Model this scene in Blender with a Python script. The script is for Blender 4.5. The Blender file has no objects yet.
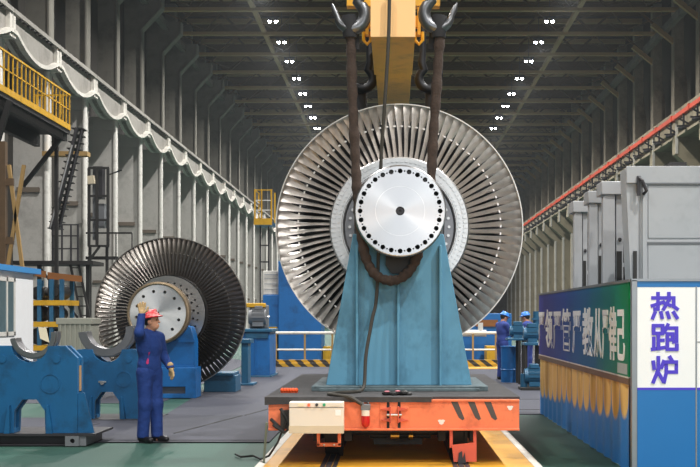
import bpy, bmesh, math, random
import numpy as np
from mathutils import Vector, Matrix
from mathutils.geometry import tessellate_polygon
random.seed(7)
PI = math.pi
scene = bpy.context.scene
C = scene.collection

# ---------------------------------------------------------------- camera, light, exposure
F, VX, VY, CZ = 1100.0, 395.0, 317.0, 1.62          # focal length in pixels, vanishing point, eye height
cam = bpy.data.cameras.new('camera')
cam.sensor_width = 36; cam.lens = F / 700 * 36
cam.shift_x = (350 - VX) / 700; cam.shift_y = (VY - 233.5) / 700
cam.clip_end = 500
camo = bpy.data.objects.new('camera', cam); C.objects.link(camo)
camo.location = (0, 0, CZ); camo.rotation_euler = (PI / 2, 0, 0)
scene.camera = camo

scene.view_settings.view_transform = 'Standard'
scene.view_settings.look = 'None'
scene.view_settings.gamma = 1
scene.view_settings.exposure = 0.0
scene.cycles.use_denoising = True
scene.cycles.max_bounces = 6
scene.cycles.volume_bounces = 0

w = bpy.data.worlds.new('world'); scene.world = w; w.use_nodes = True
bg = w.node_tree.nodes['Background']; bg.inputs[0].default_value = (.75, .85, 1, 1); bg.inputs[1].default_value = .35
hz = w.node_tree.nodes.new('ShaderNodeVolumeScatter')           # thin workshop haze
hz.inputs['Color'].default_value = (.85, .92, 1, 1); hz.inputs['Density'].default_value = .0003; hz.inputs['Anisotropy'].default_value = .2
w.node_tree.links.new(hz.outputs[0], w.node_tree.nodes['World Output'].inputs['Volume'])

def area(name, loc, rot, sx, sy, power, color=(1, 1, 1), spread=180):
    l = bpy.data.lights.new(name, 'AREA'); l.shape = 'RECTANGLE'; l.size = sx; l.size_y = sy
    l.energy = power; l.color = color; l.spread = math.radians(spread)
    o = bpy.data.objects.new(name, l); C.objects.link(o); o.location = loc; o.rotation_euler = rot
    return o
# area light added behind the camera as frontal daylight; the doorway is assumed
area('frontal_fill', (3.6, -11.5, 5.5), (PI / 2, 0, 0), 12, 10, 1500, (.93, .97, 1))
# the two lamp rows under the roof (rows continue over and behind the camera)
LROW = ((-7.9, 'left'), (10.0, 'right'))
LZ = 20.8
for lx, _ in LROW:
    for k in range(-1, 13):
        y = 3.5 + 12 * k
        l = bpy.data.lights.new('hall_lamp', 'AREA'); l.shape = 'DISK'; l.size = .4
        l.energy = (1500 if y < 30 and lx < 0 else 3500 if y < 30 else 2600 if lx < 0 else 1800); l.color = (1, .97, .93); l.spread = math.radians(150)
        o = bpy.data.objects.new('hall_lamp', l); C.objects.link(o); o.location = (lx, y, LZ - .25)

# ---------------------------------------------------------------- materials
def lin(h):
    v = [int(h[i:i + 2], 16) / 255 for i in (1, 3, 5)]
    return tuple(c / 12.92 if c <= .04045 else ((c + .055) / 1.055) ** 2.4 for c in v) + (1,)
def M(name, h, rough=.5, metal=0, var=.12, scale=5, grime=None, gamt=.35, gscale=3, bump=0, bscale=30, stretch=(1, 1, 1), emit=0, spec=.5):
    m = bpy.data.materials.new(name); m.use_nodes = True
    nt = m.node_tree; N = nt.nodes; L = nt.links; b = N['Principled BSDF']
    b.inputs['Roughness'].default_value = rough; b.inputs['Metallic'].default_value = metal
    b.inputs['Specular IOR Level'].default_value = spec
    c = lin(h)
    tc = N.new('ShaderNodeTexCoord'); mp = N.new('ShaderNodeMapping'); mp.inputs['Scale'].default_value = stretch
    L.new(tc.outputs['Object'], mp.inputs['Vector'])
    nz = N.new('ShaderNodeTexNoise'); nz.inputs['Scale'].default_value = scale; nz.inputs['Detail'].default_value = 5
    L.new(mp.outputs[0], nz.inputs['Vector'])
    mx = N.new('ShaderNodeMix'); mx.data_type = 'RGBA'
    mx.inputs[6].default_value = tuple(x * (1 - var) for x in c[:3]) + (1,)
    mx.inputs[7].default_value = tuple(min(1, x * (1 + var)) for x in c[:3]) + (1,)
    L.new(nz.outputs['Fac'], mx.inputs[0]); out = mx.outputs[2]
    if grime:
        n2 = N.new('ShaderNodeTexNoise'); n2.inputs['Scale'].default_value = gscale; n2.inputs['Detail'].default_value = 8
        n2.inputs['Roughness'].default_value = .7
        L.new(mp.outputs[0], n2.inputs['Vector'])
        r = N.new('ShaderNodeValToRGB'); r.color_ramp.elements[0].position = .5; r.color_ramp.elements[1].position = .68
        r.color_ramp.elements[0].color = (0, 0, 0, 1); r.color_ramp.elements[1].color = (gamt, gamt, gamt, 1)
        L.new(n2.outputs['Fac'], r.inputs[0])
        m2 = N.new('ShaderNodeMix'); m2.data_type = 'RGBA'; m2.inputs[7].default_value = lin(grime)
        L.new(r.outputs[0], m2.inputs[0]); L.new(out, m2.inputs[6]); out = m2.outputs[2]
    L.new(out, b.inputs['Base Color'])
    if bump:
        n3 = N.new('ShaderNodeTexNoise'); n3.inputs['Scale'].default_value = bscale; n3.inputs['Detail'].default_value = 4
        L.new(mp.outputs[0], n3.inputs['Vector'])
        bp = N.new('ShaderNodeBump'); bp.inputs['Strength'].default_value = bump; bp.inputs['Distance'].default_value = .02
        L.new(n3.outputs['Fac'], bp.inputs['Height']); L.new(bp.outputs[0], b.inputs['Normal'])
    if emit:
        b.inputs['Emission Color'].default_value = c; b.inputs['Emission Strength'].default_value = emit
    return m
def aniso(m, amt, axis='Y'):
    nt = m.node_tree; b = nt.nodes['Principled BSDF']; t = nt.nodes.new('ShaderNodeTangent'); t.direction_type = 'RADIAL'; t.axis = axis
    b.inputs['Anisotropic'].default_value = amt; nt.links.new(t.outputs[0], b.inputs['Tangent']); return m
def MS(name, h1, h2, freq, d=(1, 0, 1), duty=.5, rough=.6):
    m = M(name, h1, rough); nt = m.node_tree; N = nt.nodes; L = nt.links; b = N['Principled BSDF']
    tc = N.new('ShaderNodeTexCoord'); dp = N.new('ShaderNodeVectorMath'); dp.operation = 'DOT_PRODUCT'; dp.inputs[1].default_value = d
    L.new(tc.outputs['Object'], dp.inputs[0])
    mu = N.new('ShaderNodeMath'); mu.operation = 'MULTIPLY'; mu.inputs[1].default_value = freq; L.new(dp.outputs['Value'], mu.inputs[0])
    fr = N.new('ShaderNodeMath'); fr.operation = 'FRACT'; L.new(mu.outputs[0], fr.inputs[0])
    gt = N.new('ShaderNodeMath'); gt.operation = 'GREATER_THAN'; gt.inputs[1].default_value = duty; L.new(fr.outputs[0], gt.inputs[0])
    mx = N.new('ShaderNodeMix'); mx.data_type = 'RGBA'; mx.inputs[6].default_value = lin(h1); mx.inputs[7].default_value = lin(h2)
    L.new(gt.outputs[0], mx.inputs[0]); L.new(mx.outputs[2], b.inputs['Base Color']); return m

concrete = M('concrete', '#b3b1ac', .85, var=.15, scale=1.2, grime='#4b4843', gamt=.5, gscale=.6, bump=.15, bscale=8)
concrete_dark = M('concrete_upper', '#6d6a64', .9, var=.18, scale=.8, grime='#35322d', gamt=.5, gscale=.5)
concrete_beige = M('concrete_beige', '#8f8670', .85, var=.15, scale=1, grime='#4d4536', gamt=.5, gscale=.6)
white_pipe = M('white_pipe', '#d8d6d0', .6, var=.08, scale=3, grime='#77736b', gamt=.4)
beam_grey = M('beam_grey', '#8b8882', .85, var=.15, scale=1.2, grime='#4f4b45', gamt=.5, gscale=.8)
beam_white = M('beam_white', '#c4c1b9', .8, var=.12, scale=1.2, grime='#6a665e', gamt=.45, gscale=.8)
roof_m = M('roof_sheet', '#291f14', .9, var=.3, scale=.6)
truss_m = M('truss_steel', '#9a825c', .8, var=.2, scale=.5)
black_steel = M('black_steel', '#1f1e1d', .6, var=.3, scale=3)
dark_steel = M('dark_steel', '#37363a', .5, .3, var=.25, scale=4)
yellow_paint = M('yellow_paint', '#c99a12', .55, var=.15, scale=4, grime='#6d5208', gamt=.4)
wood = M('wood', '#85552b', .8, var=.25, scale=3, stretch=(1, 6, 6))
wood_pale = M('pale_wood', '#9a7d4c', .8, var=.25, scale=3, stretch=(6, 6, 1))
blue_mach = M('machine_blue', '#0c62a6', .45, var=.12, scale=3, grime='#0a2f4e', gamt=.5, gscale=2)
blue_saddle = M('saddle_blue', '#0c5a8a', .5, var=.15, scale=3, grime='#0a2c45', gamt=.6, gscale=2.5, bump=.05)
blue_ped = M('pedestal_blue', '#5690ad', .55, var=.14, scale=4, grime='#29596e', gamt=.6, gscale=2.2, bump=.08, bscale=14, stretch=(1, 1, .6))
teal_mach = M('teal_blue', '#1f5a7c', .45, var=.15, scale=4, grime='#0b2a3c', gamt=.5)
grey_mach = M('machine_grey', '#a3a6aa', .5, var=.06, scale=2, grime='#7c7f84', gamt=.3)
grey_dark = M('machine_grey_dark', '#6c6f73', .6, var=.15, scale=3)
steel = M('steel', '#b4b4b4', .3, 1, var=.06, scale=9)
steel_face = aniso(M('turned_steel', '#b0b0b2', .33, 1, var=.03, scale=3), .75)
steel_ring = M('ring_steel', '#c4c4c4', .42, 1, var=.08, scale=12)
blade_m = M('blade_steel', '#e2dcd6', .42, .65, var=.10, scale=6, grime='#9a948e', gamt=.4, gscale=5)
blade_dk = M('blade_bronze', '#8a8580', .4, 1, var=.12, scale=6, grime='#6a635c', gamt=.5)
tip_m = M('blade_tip', '#dcd8d2', .5, .75, var=.05)
steel_dim = aniso(M('turned_steel_dim', '#dededf', .42, .85, var=.05, scale=3), .7)
bronze = M('bronze_rim', '#8a7a64', .45, .8, var=.15)
inner_m = M('inner_steel', '#77777a', .4, .9, var=.1)
shell_m = M('shell_steel', '#8d8d90', .4, .9, var=.2)
hole_m = M('hole_dark', '#141414', .7)
core_m = M('core_steel', '#2e2e30', .55, .7, var=.2)
orange = M('cart_orange', '#e67a50', .55, var=.1, scale=4, grime='#9c452a', gamt=.5, gscale=3, bump=.05)
orange_red = M('bracket_red', '#c9563f', .55, var=.12, scale=5, grime='#6b2a20', gamt=.5)
rubber = M('rubber_mat', '#3a393a', .9, var=.25, scale=14, grime='#565456', gamt=.5, gscale=5, bump=.3, bscale=60)
base_m = M('worn_plate', '#56666b', .7, .2, var=.35, scale=12, grime='#2c3436', gamt=.8, gscale=9, bump=.3, bscale=30)
stripe_m = M('stripe_charcoal', '#4a4644', .7, var=.15)
patch_m = M('patch_white', '#e2ddd6', .7, var=.08)
box_white = M('box_cream', '#ded7ca', .5, var=.05, scale=3)
box_low = M('box_cream_low', '#c9bda4', .55, var=.08, scale=5)
red_lens = M('red_lens', '#c01f22', .2, var=.1)
green_b = M('button_green', '#1f9a6c', .4)
red_b = M('button_red', '#e5522f', .4, emit=1.2)
cable_m = M('cable_black', '#1c1b1b', .6)
rope_m = M('sling_brown', '#40332c', .95, var=.35, scale=25, grime='#2b211b', gamt=.6, gscale=12, bump=.6, bscale=40)
sleeve_m = M('sling_black', '#232326', .85, var=.3, scale=20)
hook_m = M('hook_steel', '#6d6f72', .35, .85, var=.25, scale=6)
crane_y = M('crane_yellow', '#e0a526', .5, var=.15, scale=3, grime='#7d5510', gamt=.5, gscale=2)
crane_lit = M('crane_lit_face', '#f7c688', .6, var=.05, scale=2)
brass = M('brass', '#c9983f', .35, .9, var=.1)
cloth_b = M('overall_blue', '#123578', .85, var=.12, scale=9, grime='#0d2968', gamt=.6, gscale=7, bump=.9, bscale=13)
cloth_n = M('overall_navy', '#2b3f86', .85, var=.12, scale=9, grime='#1b2a60', gamt=.5, gscale=7, bump=.4, bscale=16)
skin = M('skin', '#c08a6e', .6, var=.06)
glove_m = M('work_glove', '#b79a70', .9, var=.15, scale=20)
shoe_m = M('shoe_black', '#17161a', .4, var=.2)
hair_m = M('hair_black', '#15120f', .7)
red_hat = M('hat_red', '#cf2230', .5, var=.06, grime='#e9c9c4', gamt=.8, gscale=14)
blue_hat = M('hat_blue', '#2a77cf', .4, var=.05)
pink_m = M('pocket_pink', '#c4266a', .7)
orange_m = M('orange_rubber', '#e2531b', .6, var=.1)
cabin_w = M('cabin_white', '#f0f2f4', .6, var=.05)
cabin_b = M('cabin_blue', '#3f8fd0', .6, var=.05)
glass_m = M('cabin_glass', '#56707a', .15, .2, var=.3, scale=2)
crate_m = M('crate_grey', '#8b8b80', .75, var=.08)
paper_m = M('paper', '#e8ddc0', .8)
orange_rail = M('conductor_orange', '#c8472a', .55, var=.15, scale=1)
lamp_m = M('lamp_glow', '#f4f8ff', .5, emit=60)
ply_floor = M('plate_floor', '#42444e', .7, spec=.2, var=.14, scale=2.0, grime='#3e4148', gamt=.6, gscale=1.1, bump=.06, bscale=20)
green_floor = M('floor_green', '#2f5046', .6, spec=.25, var=.16, scale=1.2, grime='#2e4740', gamt=.6, gscale=.7)
yellow_floor = M('floor_yellow', '#c8932a', .45, var=.12, scale=2, grime='#7a5a22', gamt=.6, gscale=1.2)
white_floor = M('floor_white', '#c9c6bd', .5, var=.1, scale=4, grime='#8f8b82', gamt=.5)
blue_fence = M('fence_blue', '#1d63ad', .3, var=.06)
frame_alu = M('frame_aluminium', '#8f9296', .4, .7, var=.1)
sign_white = M('sign_white', '#eeeeee', .45, var=.02)
sign_blue = M('sign_blue', '#0f6cae', .4, var=.04)
sign_violet = M('sign_violet', '#4a36c4', .5, var=.02)
text_silver = M('text_silver', '#ffffff', .35, var=.05)
hazard = MS('hazard_stripe', '#b98f1e', '#2b2723', 2.5, (1, 0, 1.2), .5)

# ---------------------------------------------------------------- mesh helpers
class MB:
    def __init__(s): s.v = []; s.f = []; s.parts = []
    def add(s, vs, fs):
        s.parts.append((list(vs), list(fs)))
        n = len(s.v); s.v += [tuple(p) for p in vs]; s.f += [tuple(i + n for i in f) for f in fs]; return s
    def box(s, x0, x1, y0, y1, z0, z1):
        v = [(x, y, z) for x in (x0, x1) for y in (y0, y1) for z in (z0, z1)]
        return s.add(v, [(0, 1, 3, 2), (4, 6, 7, 5), (0, 4, 5, 1), (2, 3, 7, 6), (0, 2, 6, 4), (1, 5, 7, 3)])
    def bar(s, a, b, wx, wy=None):                     # square bar between two points
        a, b = Vector(a), Vector(b); wy = wy or wx; d = (b - a).normalized()
        u = d.cross(Vector((0, 0, 1)) if abs(d.z) < .9 else Vector((0, 1, 0))).normalized(); t = u.cross(d)
        v = [p + u * i * wx / 2 + t * j * wy / 2 for p in (a, b) for i, j in ((-1, -1), (1, -1), (1, 1), (-1, 1))]
        return s.add(v, [(0, 1, 2, 3), (7, 6, 5, 4), (0, 4, 5, 1), (1, 5, 6, 2), (2, 6, 7, 3), (3, 7, 4, 0)])
    def cyl(s, a, b, r0, r1=None, n=20):
        return s.tube([a, b], [r0, r0 if r1 is None else r1], n)
    def tube(s, path, r, n=10, cap=True):
        P = [Vector(p) for p in path]; R = r if isinstance(r, (list, tuple)) else [r] * len(P)
        d0 = (P[1] - P[0]).normalized(); u = d0.cross(Vector((0, 0, 1)) if abs(d0.z) < .9 else Vector((0, 1, 0))).normalized()
        vs = []
        for i, p in enumerate(P):
            d = (P[min(i + 1, len(P) - 1)] - P[max(i - 1, 0)]).normalized()
            u = (u - d * u.dot(d)).normalized(); t = d.cross(u)
            vs += [p + (u * math.cos(2 * PI * k / n) + t * math.sin(2 * PI * k / n)) * R[i] for k in range(n)]
        fs = [(i * n + k, i * n + (k + 1) % n, (i + 1) * n + (k + 1) % n, (i + 1) * n + k) for i in range(len(P) - 1) for k in range(n)]
        if cap: fs += [tuple(range(n))[::-1], tuple(range((len(P) - 1) * n, len(P) * n))]
        return s.add(vs, fs)
    def lathe(s, prof, cx=0, cz=0, n=96, closed=True):   # about an axis along Y; prof = [(r, y)]
        m = len(prof)
        vs = [(cx + r * math.cos(2 * PI * k / n), y, cz + r * math.sin(2 * PI * k / n)) for r, y in prof for k in range(n)]
        fs = [(i * n + k, i * n + (k + 1) % n, ((i + 1) % m) * n + (k + 1) % n, ((i + 1) % m) * n + k) for i in range(m if closed else m - 1) for k in range(n)]
        return s.add(vs, fs)
    def prism(s, outer, w0, w1, holes=(), axis='y'):
        mp = {'y': lambda u, v, t: (u, t, v), 'x': lambda u, v, t: (t, u, v), 'z': lambda u, v, t: (u, v, t)}[axis]
        loops = [outer] + list(holes)
        tris = tessellate_polygon([[Vector((u, v, 0)) for u, v in l] for l in loops])
        flat = [p for l in loops for p in l]; n = len(flat)
        vs = [mp(u, v, w0) for u, v in flat] + [mp(u, v, w1) for u, v in flat]
        fs = [tuple(t) for t in tris] + [tuple(i + n for i in t[::-1]) for t in tris]
        b = 0
        for l in loops:
            m = len(l); fs += [(b + i, b + (i + 1) % m, b + (i + 1) % m + n, b + i + n) for i in range(m)]; b += m
        return s.add(vs, fs)
    def ell(s, c, r, n=16):
        r = r if isinstance(r, (list, tuple)) else (r, r, r); vs = []; h = n // 2
        for i in range(h + 1):
            a = -PI / 2 + PI * i / h
            for k in range(n):
                vs.append((c[0] + r[0] * math.cos(a) * math.cos(2 * PI * k / n), c[1] + r[1] * math.cos(a) * math.sin(2 * PI * k / n), c[2] + r[2] * math.sin(a)))
        return s.add(vs, [(i * n + k, i * n + (k + 1) % n, (i + 1) * n + (k + 1) % n, (i + 1) * n + k) for i in range(h) for k in range(n)])
    def each(s, name, mat, parent, **k):              # every shape added becomes an object of its own
        for vs, fs in s.parts:
            m = MB(); m.add(vs, fs); o = m.build(name, mat, parent, **k)
        return o
    def build(s, name, mat, parent=None, origin=None, bevel=0, sharp=35, smooth=True):
        if origin is None:
            if parent is None:
                xs, ys, zs = zip(*s.v); origin = ((min(xs) + max(xs)) / 2, (min(ys) + max(ys)) / 2, min(zs))
            else: origin = wloc(parent)
        org = Vector(origin)
        me = bpy.data.meshes.new(name)
        me.from_pydata([tuple(Vector(p) - org) for p in s.v], [], s.f)
        bm = bmesh.new(); bm.from_mesh(me); bmesh.ops.remove_doubles(bm, verts=bm.verts, dist=1e-6)
        bmesh.ops.recalc_face_normals(bm, faces=bm.faces); bm.to_mesh(me); bm.free()
        if smooth:
            me.polygons.foreach_set('use_smooth', [True] * len(me.polygons)); me.set_sharp_from_angle(angle=math.radians(sharp))
        me.materials.append(mat)
        o = bpy.data.objects.new(name, me); C.objects.link(o)
        if parent is None: o.location = org
        else:
            o.parent = parent; o.location = org - wloc(parent)
        if bevel:
            b = o.modifiers.new('bevel', 'BEVEL'); b.width = bevel; b.segments = 2; b.limit_method = 'ANGLE'; b.angle_limit = math.radians(40)
        return o
def wloc(o):
    v = Vector((0, 0, 0))
    while o is not None: v = v + o.location; o = o.parent
    return v
def tag(o, label=None, cat=None, group=None, kind=None):
    for k, v in (('label', label), ('category', cat), ('group', group), ('kind', kind)):
        if v: o[k] = v
    return o
def thing(name, loc, label, cat, group=None):
    o = bpy.data.objects.new(name, None); C.objects.link(o); o.location = loc; o.empty_display_size = .2
    return tag(o, label, cat, group)
def copy_tree(o, parent=None):
    c = o.copy(); C.objects.link(c)
    if parent is not None: c.parent = parent
    for ch in list(o.children): copy_tree(ch, c)
    return c
def W(px, py, D): return ((px - VX) * D / F, D, CZ + (VY - py) * D / F)
def circ(cx, cz, r, n=24, a0=0, a1=2 * PI, end=False):
    return [(cx + r * math.cos(a0 + (a1 - a0) * k / (n - (1 if end else 0))), cz + r * math.sin(a0 + (a1 - a0) * k / (n - (1 if end else 0)))) for k in range(n)]
def S(name, mb, mat, label=None, **k):
    return tag(mb.build(name, mat, **k), label or None, None, None, 'structure')

# ---------------------------------------------------------------- the hall
XL, XR, YB, YF, ZT = -15.6, 18.5, -14.0, 190.0, 24.2
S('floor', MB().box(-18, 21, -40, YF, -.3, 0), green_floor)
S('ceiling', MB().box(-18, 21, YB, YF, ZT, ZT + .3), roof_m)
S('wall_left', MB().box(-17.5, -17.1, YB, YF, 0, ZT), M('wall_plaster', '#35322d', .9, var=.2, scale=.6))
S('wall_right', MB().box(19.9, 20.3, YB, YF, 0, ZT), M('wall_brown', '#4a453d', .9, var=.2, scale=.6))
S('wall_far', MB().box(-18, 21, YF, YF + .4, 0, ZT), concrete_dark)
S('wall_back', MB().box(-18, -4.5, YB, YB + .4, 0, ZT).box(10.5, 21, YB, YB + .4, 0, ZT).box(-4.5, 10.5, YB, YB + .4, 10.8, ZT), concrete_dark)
# floor coverings: grey plates, yellow transfer lane, white lines, rails
def plate(x0, x1, y0, y1, z=.012): return MB().box(x0, x1, y0, y1, -.02, z)
S('floor_plate', MB().prism([(-12, 14.15), (-1.62, 14.15), (-1.62, 40), (-5.2, 40), (-3.75, 17.6), (-12, 17.6)], -.02, .012, axis='z'), ply_floor)
S('floor_plate', plate(-1.5, -1.45, -10, 10, .002), ply_floor)
S('floor_plate', MB().prism([(-14, 20.6), (-4.4, 20.6), (-5.2, 40), (-14, 60)], -.02, .010, axis='z'), ply_floor)
S('floor_plate', MB().box(1.75, 9, 18.2, 60, -.02, .012), ply_floor)
S('floor_plate', MB().box(-1.5, 1.62, 18.0, 34.4, -.02, .010), ply_floor)
S('floor_marking', plate(-1.42, 1.5, -8, 18.0, .006), yellow_floor)
S('floor_marking', plate(1.5, 1.59, -8, 18.2, .010), white_floor)
S('floor_marking', plate(-1.51, -1.42, -8, 18.2, .010), white_floor)
S('floor_marking', plate(1.7, 3.6, 34.0, 35.4, .022), yellow_floor)
seam_m = M('seam_dark', '#1d1d20', .8)
for a, b in (((-12, 14.14, .014), (-1.62, 14.14, .014)), ((-12, 15.75, .014), (-4.75, 15.75, .014)), ((-4.75, 15.75, .014), (-4.45, 16.55, .014)),
             ((-3.05, 15.2, .014), (-2.5, 17.9, .014)), ((-2.45, 18.0, .014), (-2.2, 19.3, .014)), ((1.75, 19.1, .014), (9, 19.1, .014)), ((1.75, 21.5, .014), (9, 21.5, .014)),
             ((-4.9, 14.35, .014), (-1.7, 14.35, .014))):
    S('floor_seam', MB().bar(a, b, .035, .006), seam_m)
for rx in (-.7175, .7175):
    S('floor_rail', MB().box(rx - .09, rx - .04, -8, 17.8, -.02, .012).box(rx + .04, rx + .09, -8, 17.8, -.02, .012).box(rx - .03, rx + .03, -8, 17.8, -.02, .016), dark_steel)

# columns, crane beams, corbels: one bay every six metres
BAYS = [49.25 + 6 * k for k in range(-2, 23)]
def inst(proto, y):
    c = copy_tree(proto); c.location.y += y; return c
def first_inst(mk, ys):
    o = mk(0.0); 
    for y in ys[1:]: inst(o, y)
    o.location.y += ys[0]
M_ledge = M('ledge_grey', '#6a6055', .85)
# left lower column with white pipe and ledge
def left_low(y):
    o = S('column', MB().box(-17.1, XL, y, y + .7, 0, 12.7).box(-17.1, XL + .02, y - .12, y + .7, 12.0, 12.75), concrete)
    p = MB().cyl((XL + .02, y - .05, 0), (XL + .02, y - .05, 12.6), .13).box(XL - .05, XL + .12, y - .16, y, 4.1, 4.3).build('pipe', white_pipe, o)
    MB().box(-16.9, -15.9, y - .14, y + .02, 7.2, 7.42).box(-16.8, -16.0, y - .12, y + .02, 3.5, 3.66).build('ledge', M_ledge, o)
    return o
first_inst(left_low, BAYS)
def belly(y):                                             # fish-belly crane beam, one bay long
    n = 20; L = 5.96; top = 13.58
    def zb(t):
        e = min(t, 1 - t)
        return top - .8 - (.0 if e < .07 else .62 * math.sin(PI * (t - .07) / .86) ** .8)
    m = MB()
    web = [(y + .02, top)] + [(y + .02 + L * i / n, zb(i / n)) for i in range(n + 1)] + [(y + L, top)]
    m.prism(web, -15.42, -15.18, axis='x')
    m.box(-15.75, -14.95, y + .02, y + L, top, top + .18)
    fl_ = MB()
    for i in range(n):                                    # bottom flange follows the curve
        a, b = i / n, (i + 1) / n
        fl_.add([(x, y + .02 + L * t, zb(t) + dz) for t in (a, b) for x in (-15.6, -14.95) for dz in (0, .16)],
              [(0, 1, 3, 2), (4, 6, 7, 5), (0, 4, 5, 1), (2, 3, 7, 6), (0, 2, 6, 4), (1, 5, 7, 3)])
    fl_.box(-15.6, -15.02, y + .02, y + .32, top - .95, top).box(-15.6, -15.02, y + L - .3, y + L, top - .95, top)
    o = S('crane_beam', m, beam_grey); fl_.build('flange', beam_white, o)
    b = MB()
    for k in range(9): b.box(-15.12, -15.0, y + .9 + k * .5, y + 1.1 + k * .5, top - .06, top + .002)
    b.build('bracket', dark_steel, o)
    return o
first_inst(belly, [b - 12 for b in BAYS[:1]] + [b - 6 for b in BAYS[:1]] + BAYS)
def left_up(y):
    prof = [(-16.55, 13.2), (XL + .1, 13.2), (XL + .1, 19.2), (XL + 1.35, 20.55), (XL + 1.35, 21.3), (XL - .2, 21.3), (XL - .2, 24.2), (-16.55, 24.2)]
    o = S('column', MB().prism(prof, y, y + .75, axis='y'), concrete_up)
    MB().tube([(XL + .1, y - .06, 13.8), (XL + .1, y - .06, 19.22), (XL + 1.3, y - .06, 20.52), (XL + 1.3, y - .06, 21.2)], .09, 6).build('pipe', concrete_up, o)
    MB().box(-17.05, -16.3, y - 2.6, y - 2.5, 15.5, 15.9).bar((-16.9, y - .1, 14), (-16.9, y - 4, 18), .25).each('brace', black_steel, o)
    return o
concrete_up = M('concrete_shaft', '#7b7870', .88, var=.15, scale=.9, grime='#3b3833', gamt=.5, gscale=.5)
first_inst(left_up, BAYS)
def right_col(y):
    m = MB().box(XR, 19.9, y, y + .8, 0, 12.6)
    m.prism([(XR, 10.4), (XR - 1.35, 11.6), (XR - 1.35, 12.6), (XR, 12.6)], y, y + .8, axis='y')
    o = S('column', m, concrete_beige)
    MB().box(XR - .06, XR + .16, y - .05, y, 0, 10.4).box(XR - 1.36, XR - 1.2, y - .04, y, 11.6, 14.2).build('edge', beam_white, o)
    MB().prism([(XR + .1, 14.4), (XR + .75, 14.4), (XR + .75, 24.2), (XR + .1, 24.2)], y, y + .8, axis='y').prism([(XR + .75, 14.4), (19.5, 14.4), (19.5, 17.0), (XR + .75, 18.6)], y + .1, y + .8, axis='y').build('shaft', concrete_tan, o)
    MB().bar((XR + .2, y + .4, 20.0), (XR - 1.3, y + .4, 21.2), .3).build('knee_brace', truss_m, o)
    return o
concrete_tan = M('concrete_tan', '#8a8172', .88, var=.18, scale=.9, grime='#403a31', gamt=.5, gscale=.5)
first_inst(right_col, BAYS[1:])
def right_beam(y):
    return S('crane_beam', MB().box(XR - 1.1, XR + .2, y, y + 5.97, 14.15, 14.4).box(XR - .8, XR - .5, y, y + 5.97, 12.6, 14.2).box(XR - 1.3, XR + .1, y, y + 5.97, 12.6, 12.75), concrete_beige)
first_inst(right_beam, [b - 6 for b in BAYS[:1]] + BAYS)

# roof trusses with their bracing
def truss(y):
    m = MB().box(XL + .5, XR - .2, y, y + .34, 21.2, 21.42).box(XL, XR, y, y + .3, 23.6, 23.95)
    n = 14; dx = (XR - XL) / n
    o = S('roof_truss', m, truss_m)
    b = MB()
    for i in range(n):
        a = XL + dx * i; b.bar((a, y + .15, 21.5 if i % 2 == 0 else 23.7), (a + dx, y + .15, 23.7 if i % 2 == 0 else 21.5), .14)
    for i in range(0, n, 2):
        a = XL + dx * i
        b.bar((a, y + .2, 21.5), (a + dx, y + 5.9, 21.5), .06).bar((a + dx, y + 5.9, 21.5), (a + 2 * dx, y + .2, 21.5), .06)
    for i in range(1, 9): b.box(XL, XR, y + i * .66, y + i * .66 + .08, 23.95, 24.15)
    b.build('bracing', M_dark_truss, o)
    return o
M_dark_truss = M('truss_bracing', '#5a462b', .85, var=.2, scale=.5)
first_inst(truss, [64.3 + 6 * k for k in range(21)])
for x in (-9.1, 1.2, 11.8):
    S('roof_tie', MB().box(x - .14, x + .14, 40, YF, 21.35, 21.6), truss_m)
for x in (XL + .35, XR - .35):
    S('roof_tie', MB().box(x - .2, x + .2, 40, YF, 20.7, 21.15), concrete_dark)

# ceiling lamps: twin lamps on a housing, the ones the photo shows
def ceiling_lamp(x, y):
    r = thing('ceiling_lamp', (x, y, LZ), '', 'lamp')
    MB().box(x - .40, x + .40, y - .12, y + .12, LZ + .16, LZ + .25).bar((x, y, LZ + .25), (x, y, LZ + 2.8), .03).build('housing', dark_steel, r)
    for s in (-.2, .2):
        sh = MB().cyl((x + s, y, LZ - .02), (x + s, y, LZ + .2), .16, .1, 14).build('lamp_shade', dark_steel, r)
        MB().ell((x + s, y - .02, LZ - .05), (.115, .115, .1), 12).build('bulb', lamp_m, r)
    return r
ORD = ['nearest', 'second', 'third', 'fourth', 'fifth', 'sixth', 'seventh', 'eighth', 'ninth', 'tenth']
lp = ceiling_lamp(0, 0)
LY = [71.2, 76.6, 82.3, 88.3, 94.3, 99.8, 105.6, 111.7]
for lx, side in LROW:
    for k, y in enumerate(LY):
        c = copy_tree(lp); c.location = (lx, y, LZ)
        tag(c, 'glowing twin ceiling lamp, %s from the top of the picture in the %s row' % ('first' if k == 0 else ORD[k], side), None, 'ceiling lamps of the %s row' % side)
for ch in list(lp.children): bpy.data.objects.remove(ch)
bpy.data.objects.remove(lp)

# conductor rail on the right crane beam
cx, cz = 17.05, 13.75
r = thing('conductor_rail', (cx, 60, cz), 'long orange conductor rail running along the beige crane beam', 'rail')
MB().box(cx - .1, cx + .1, 44, 160, cz - .13, cz + .13).build('rail_bar', orange_rail, r)
b0 = MB().bar((cx, 50, cz - .1), (cx, 50, cz - .85), .1).bar((cx - .4, 50, cz - .85), (cx + .5, 50, cz - .85), .1).ell((cx - .1, 50, cz - .98), (.25, .3, .1), 10).bar((cx - .3, 50, cz - .4), (cx + .3, 50, cz - .7), .09).build('hanger', dark_steel, r)
for k in range(1, 32):
    c = b0.copy(); C.objects.link(c); c.location.y += 3 * k
k0 = MB().box(cx - .14, cx + .14, 51.4, 51.7, cz - .16, cz + .2).build('clamp', orange_rail, r)
for k in range(1, 24):
    c = k0.copy(); C.objects.link(c); c.location.y += 4 * k
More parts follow.
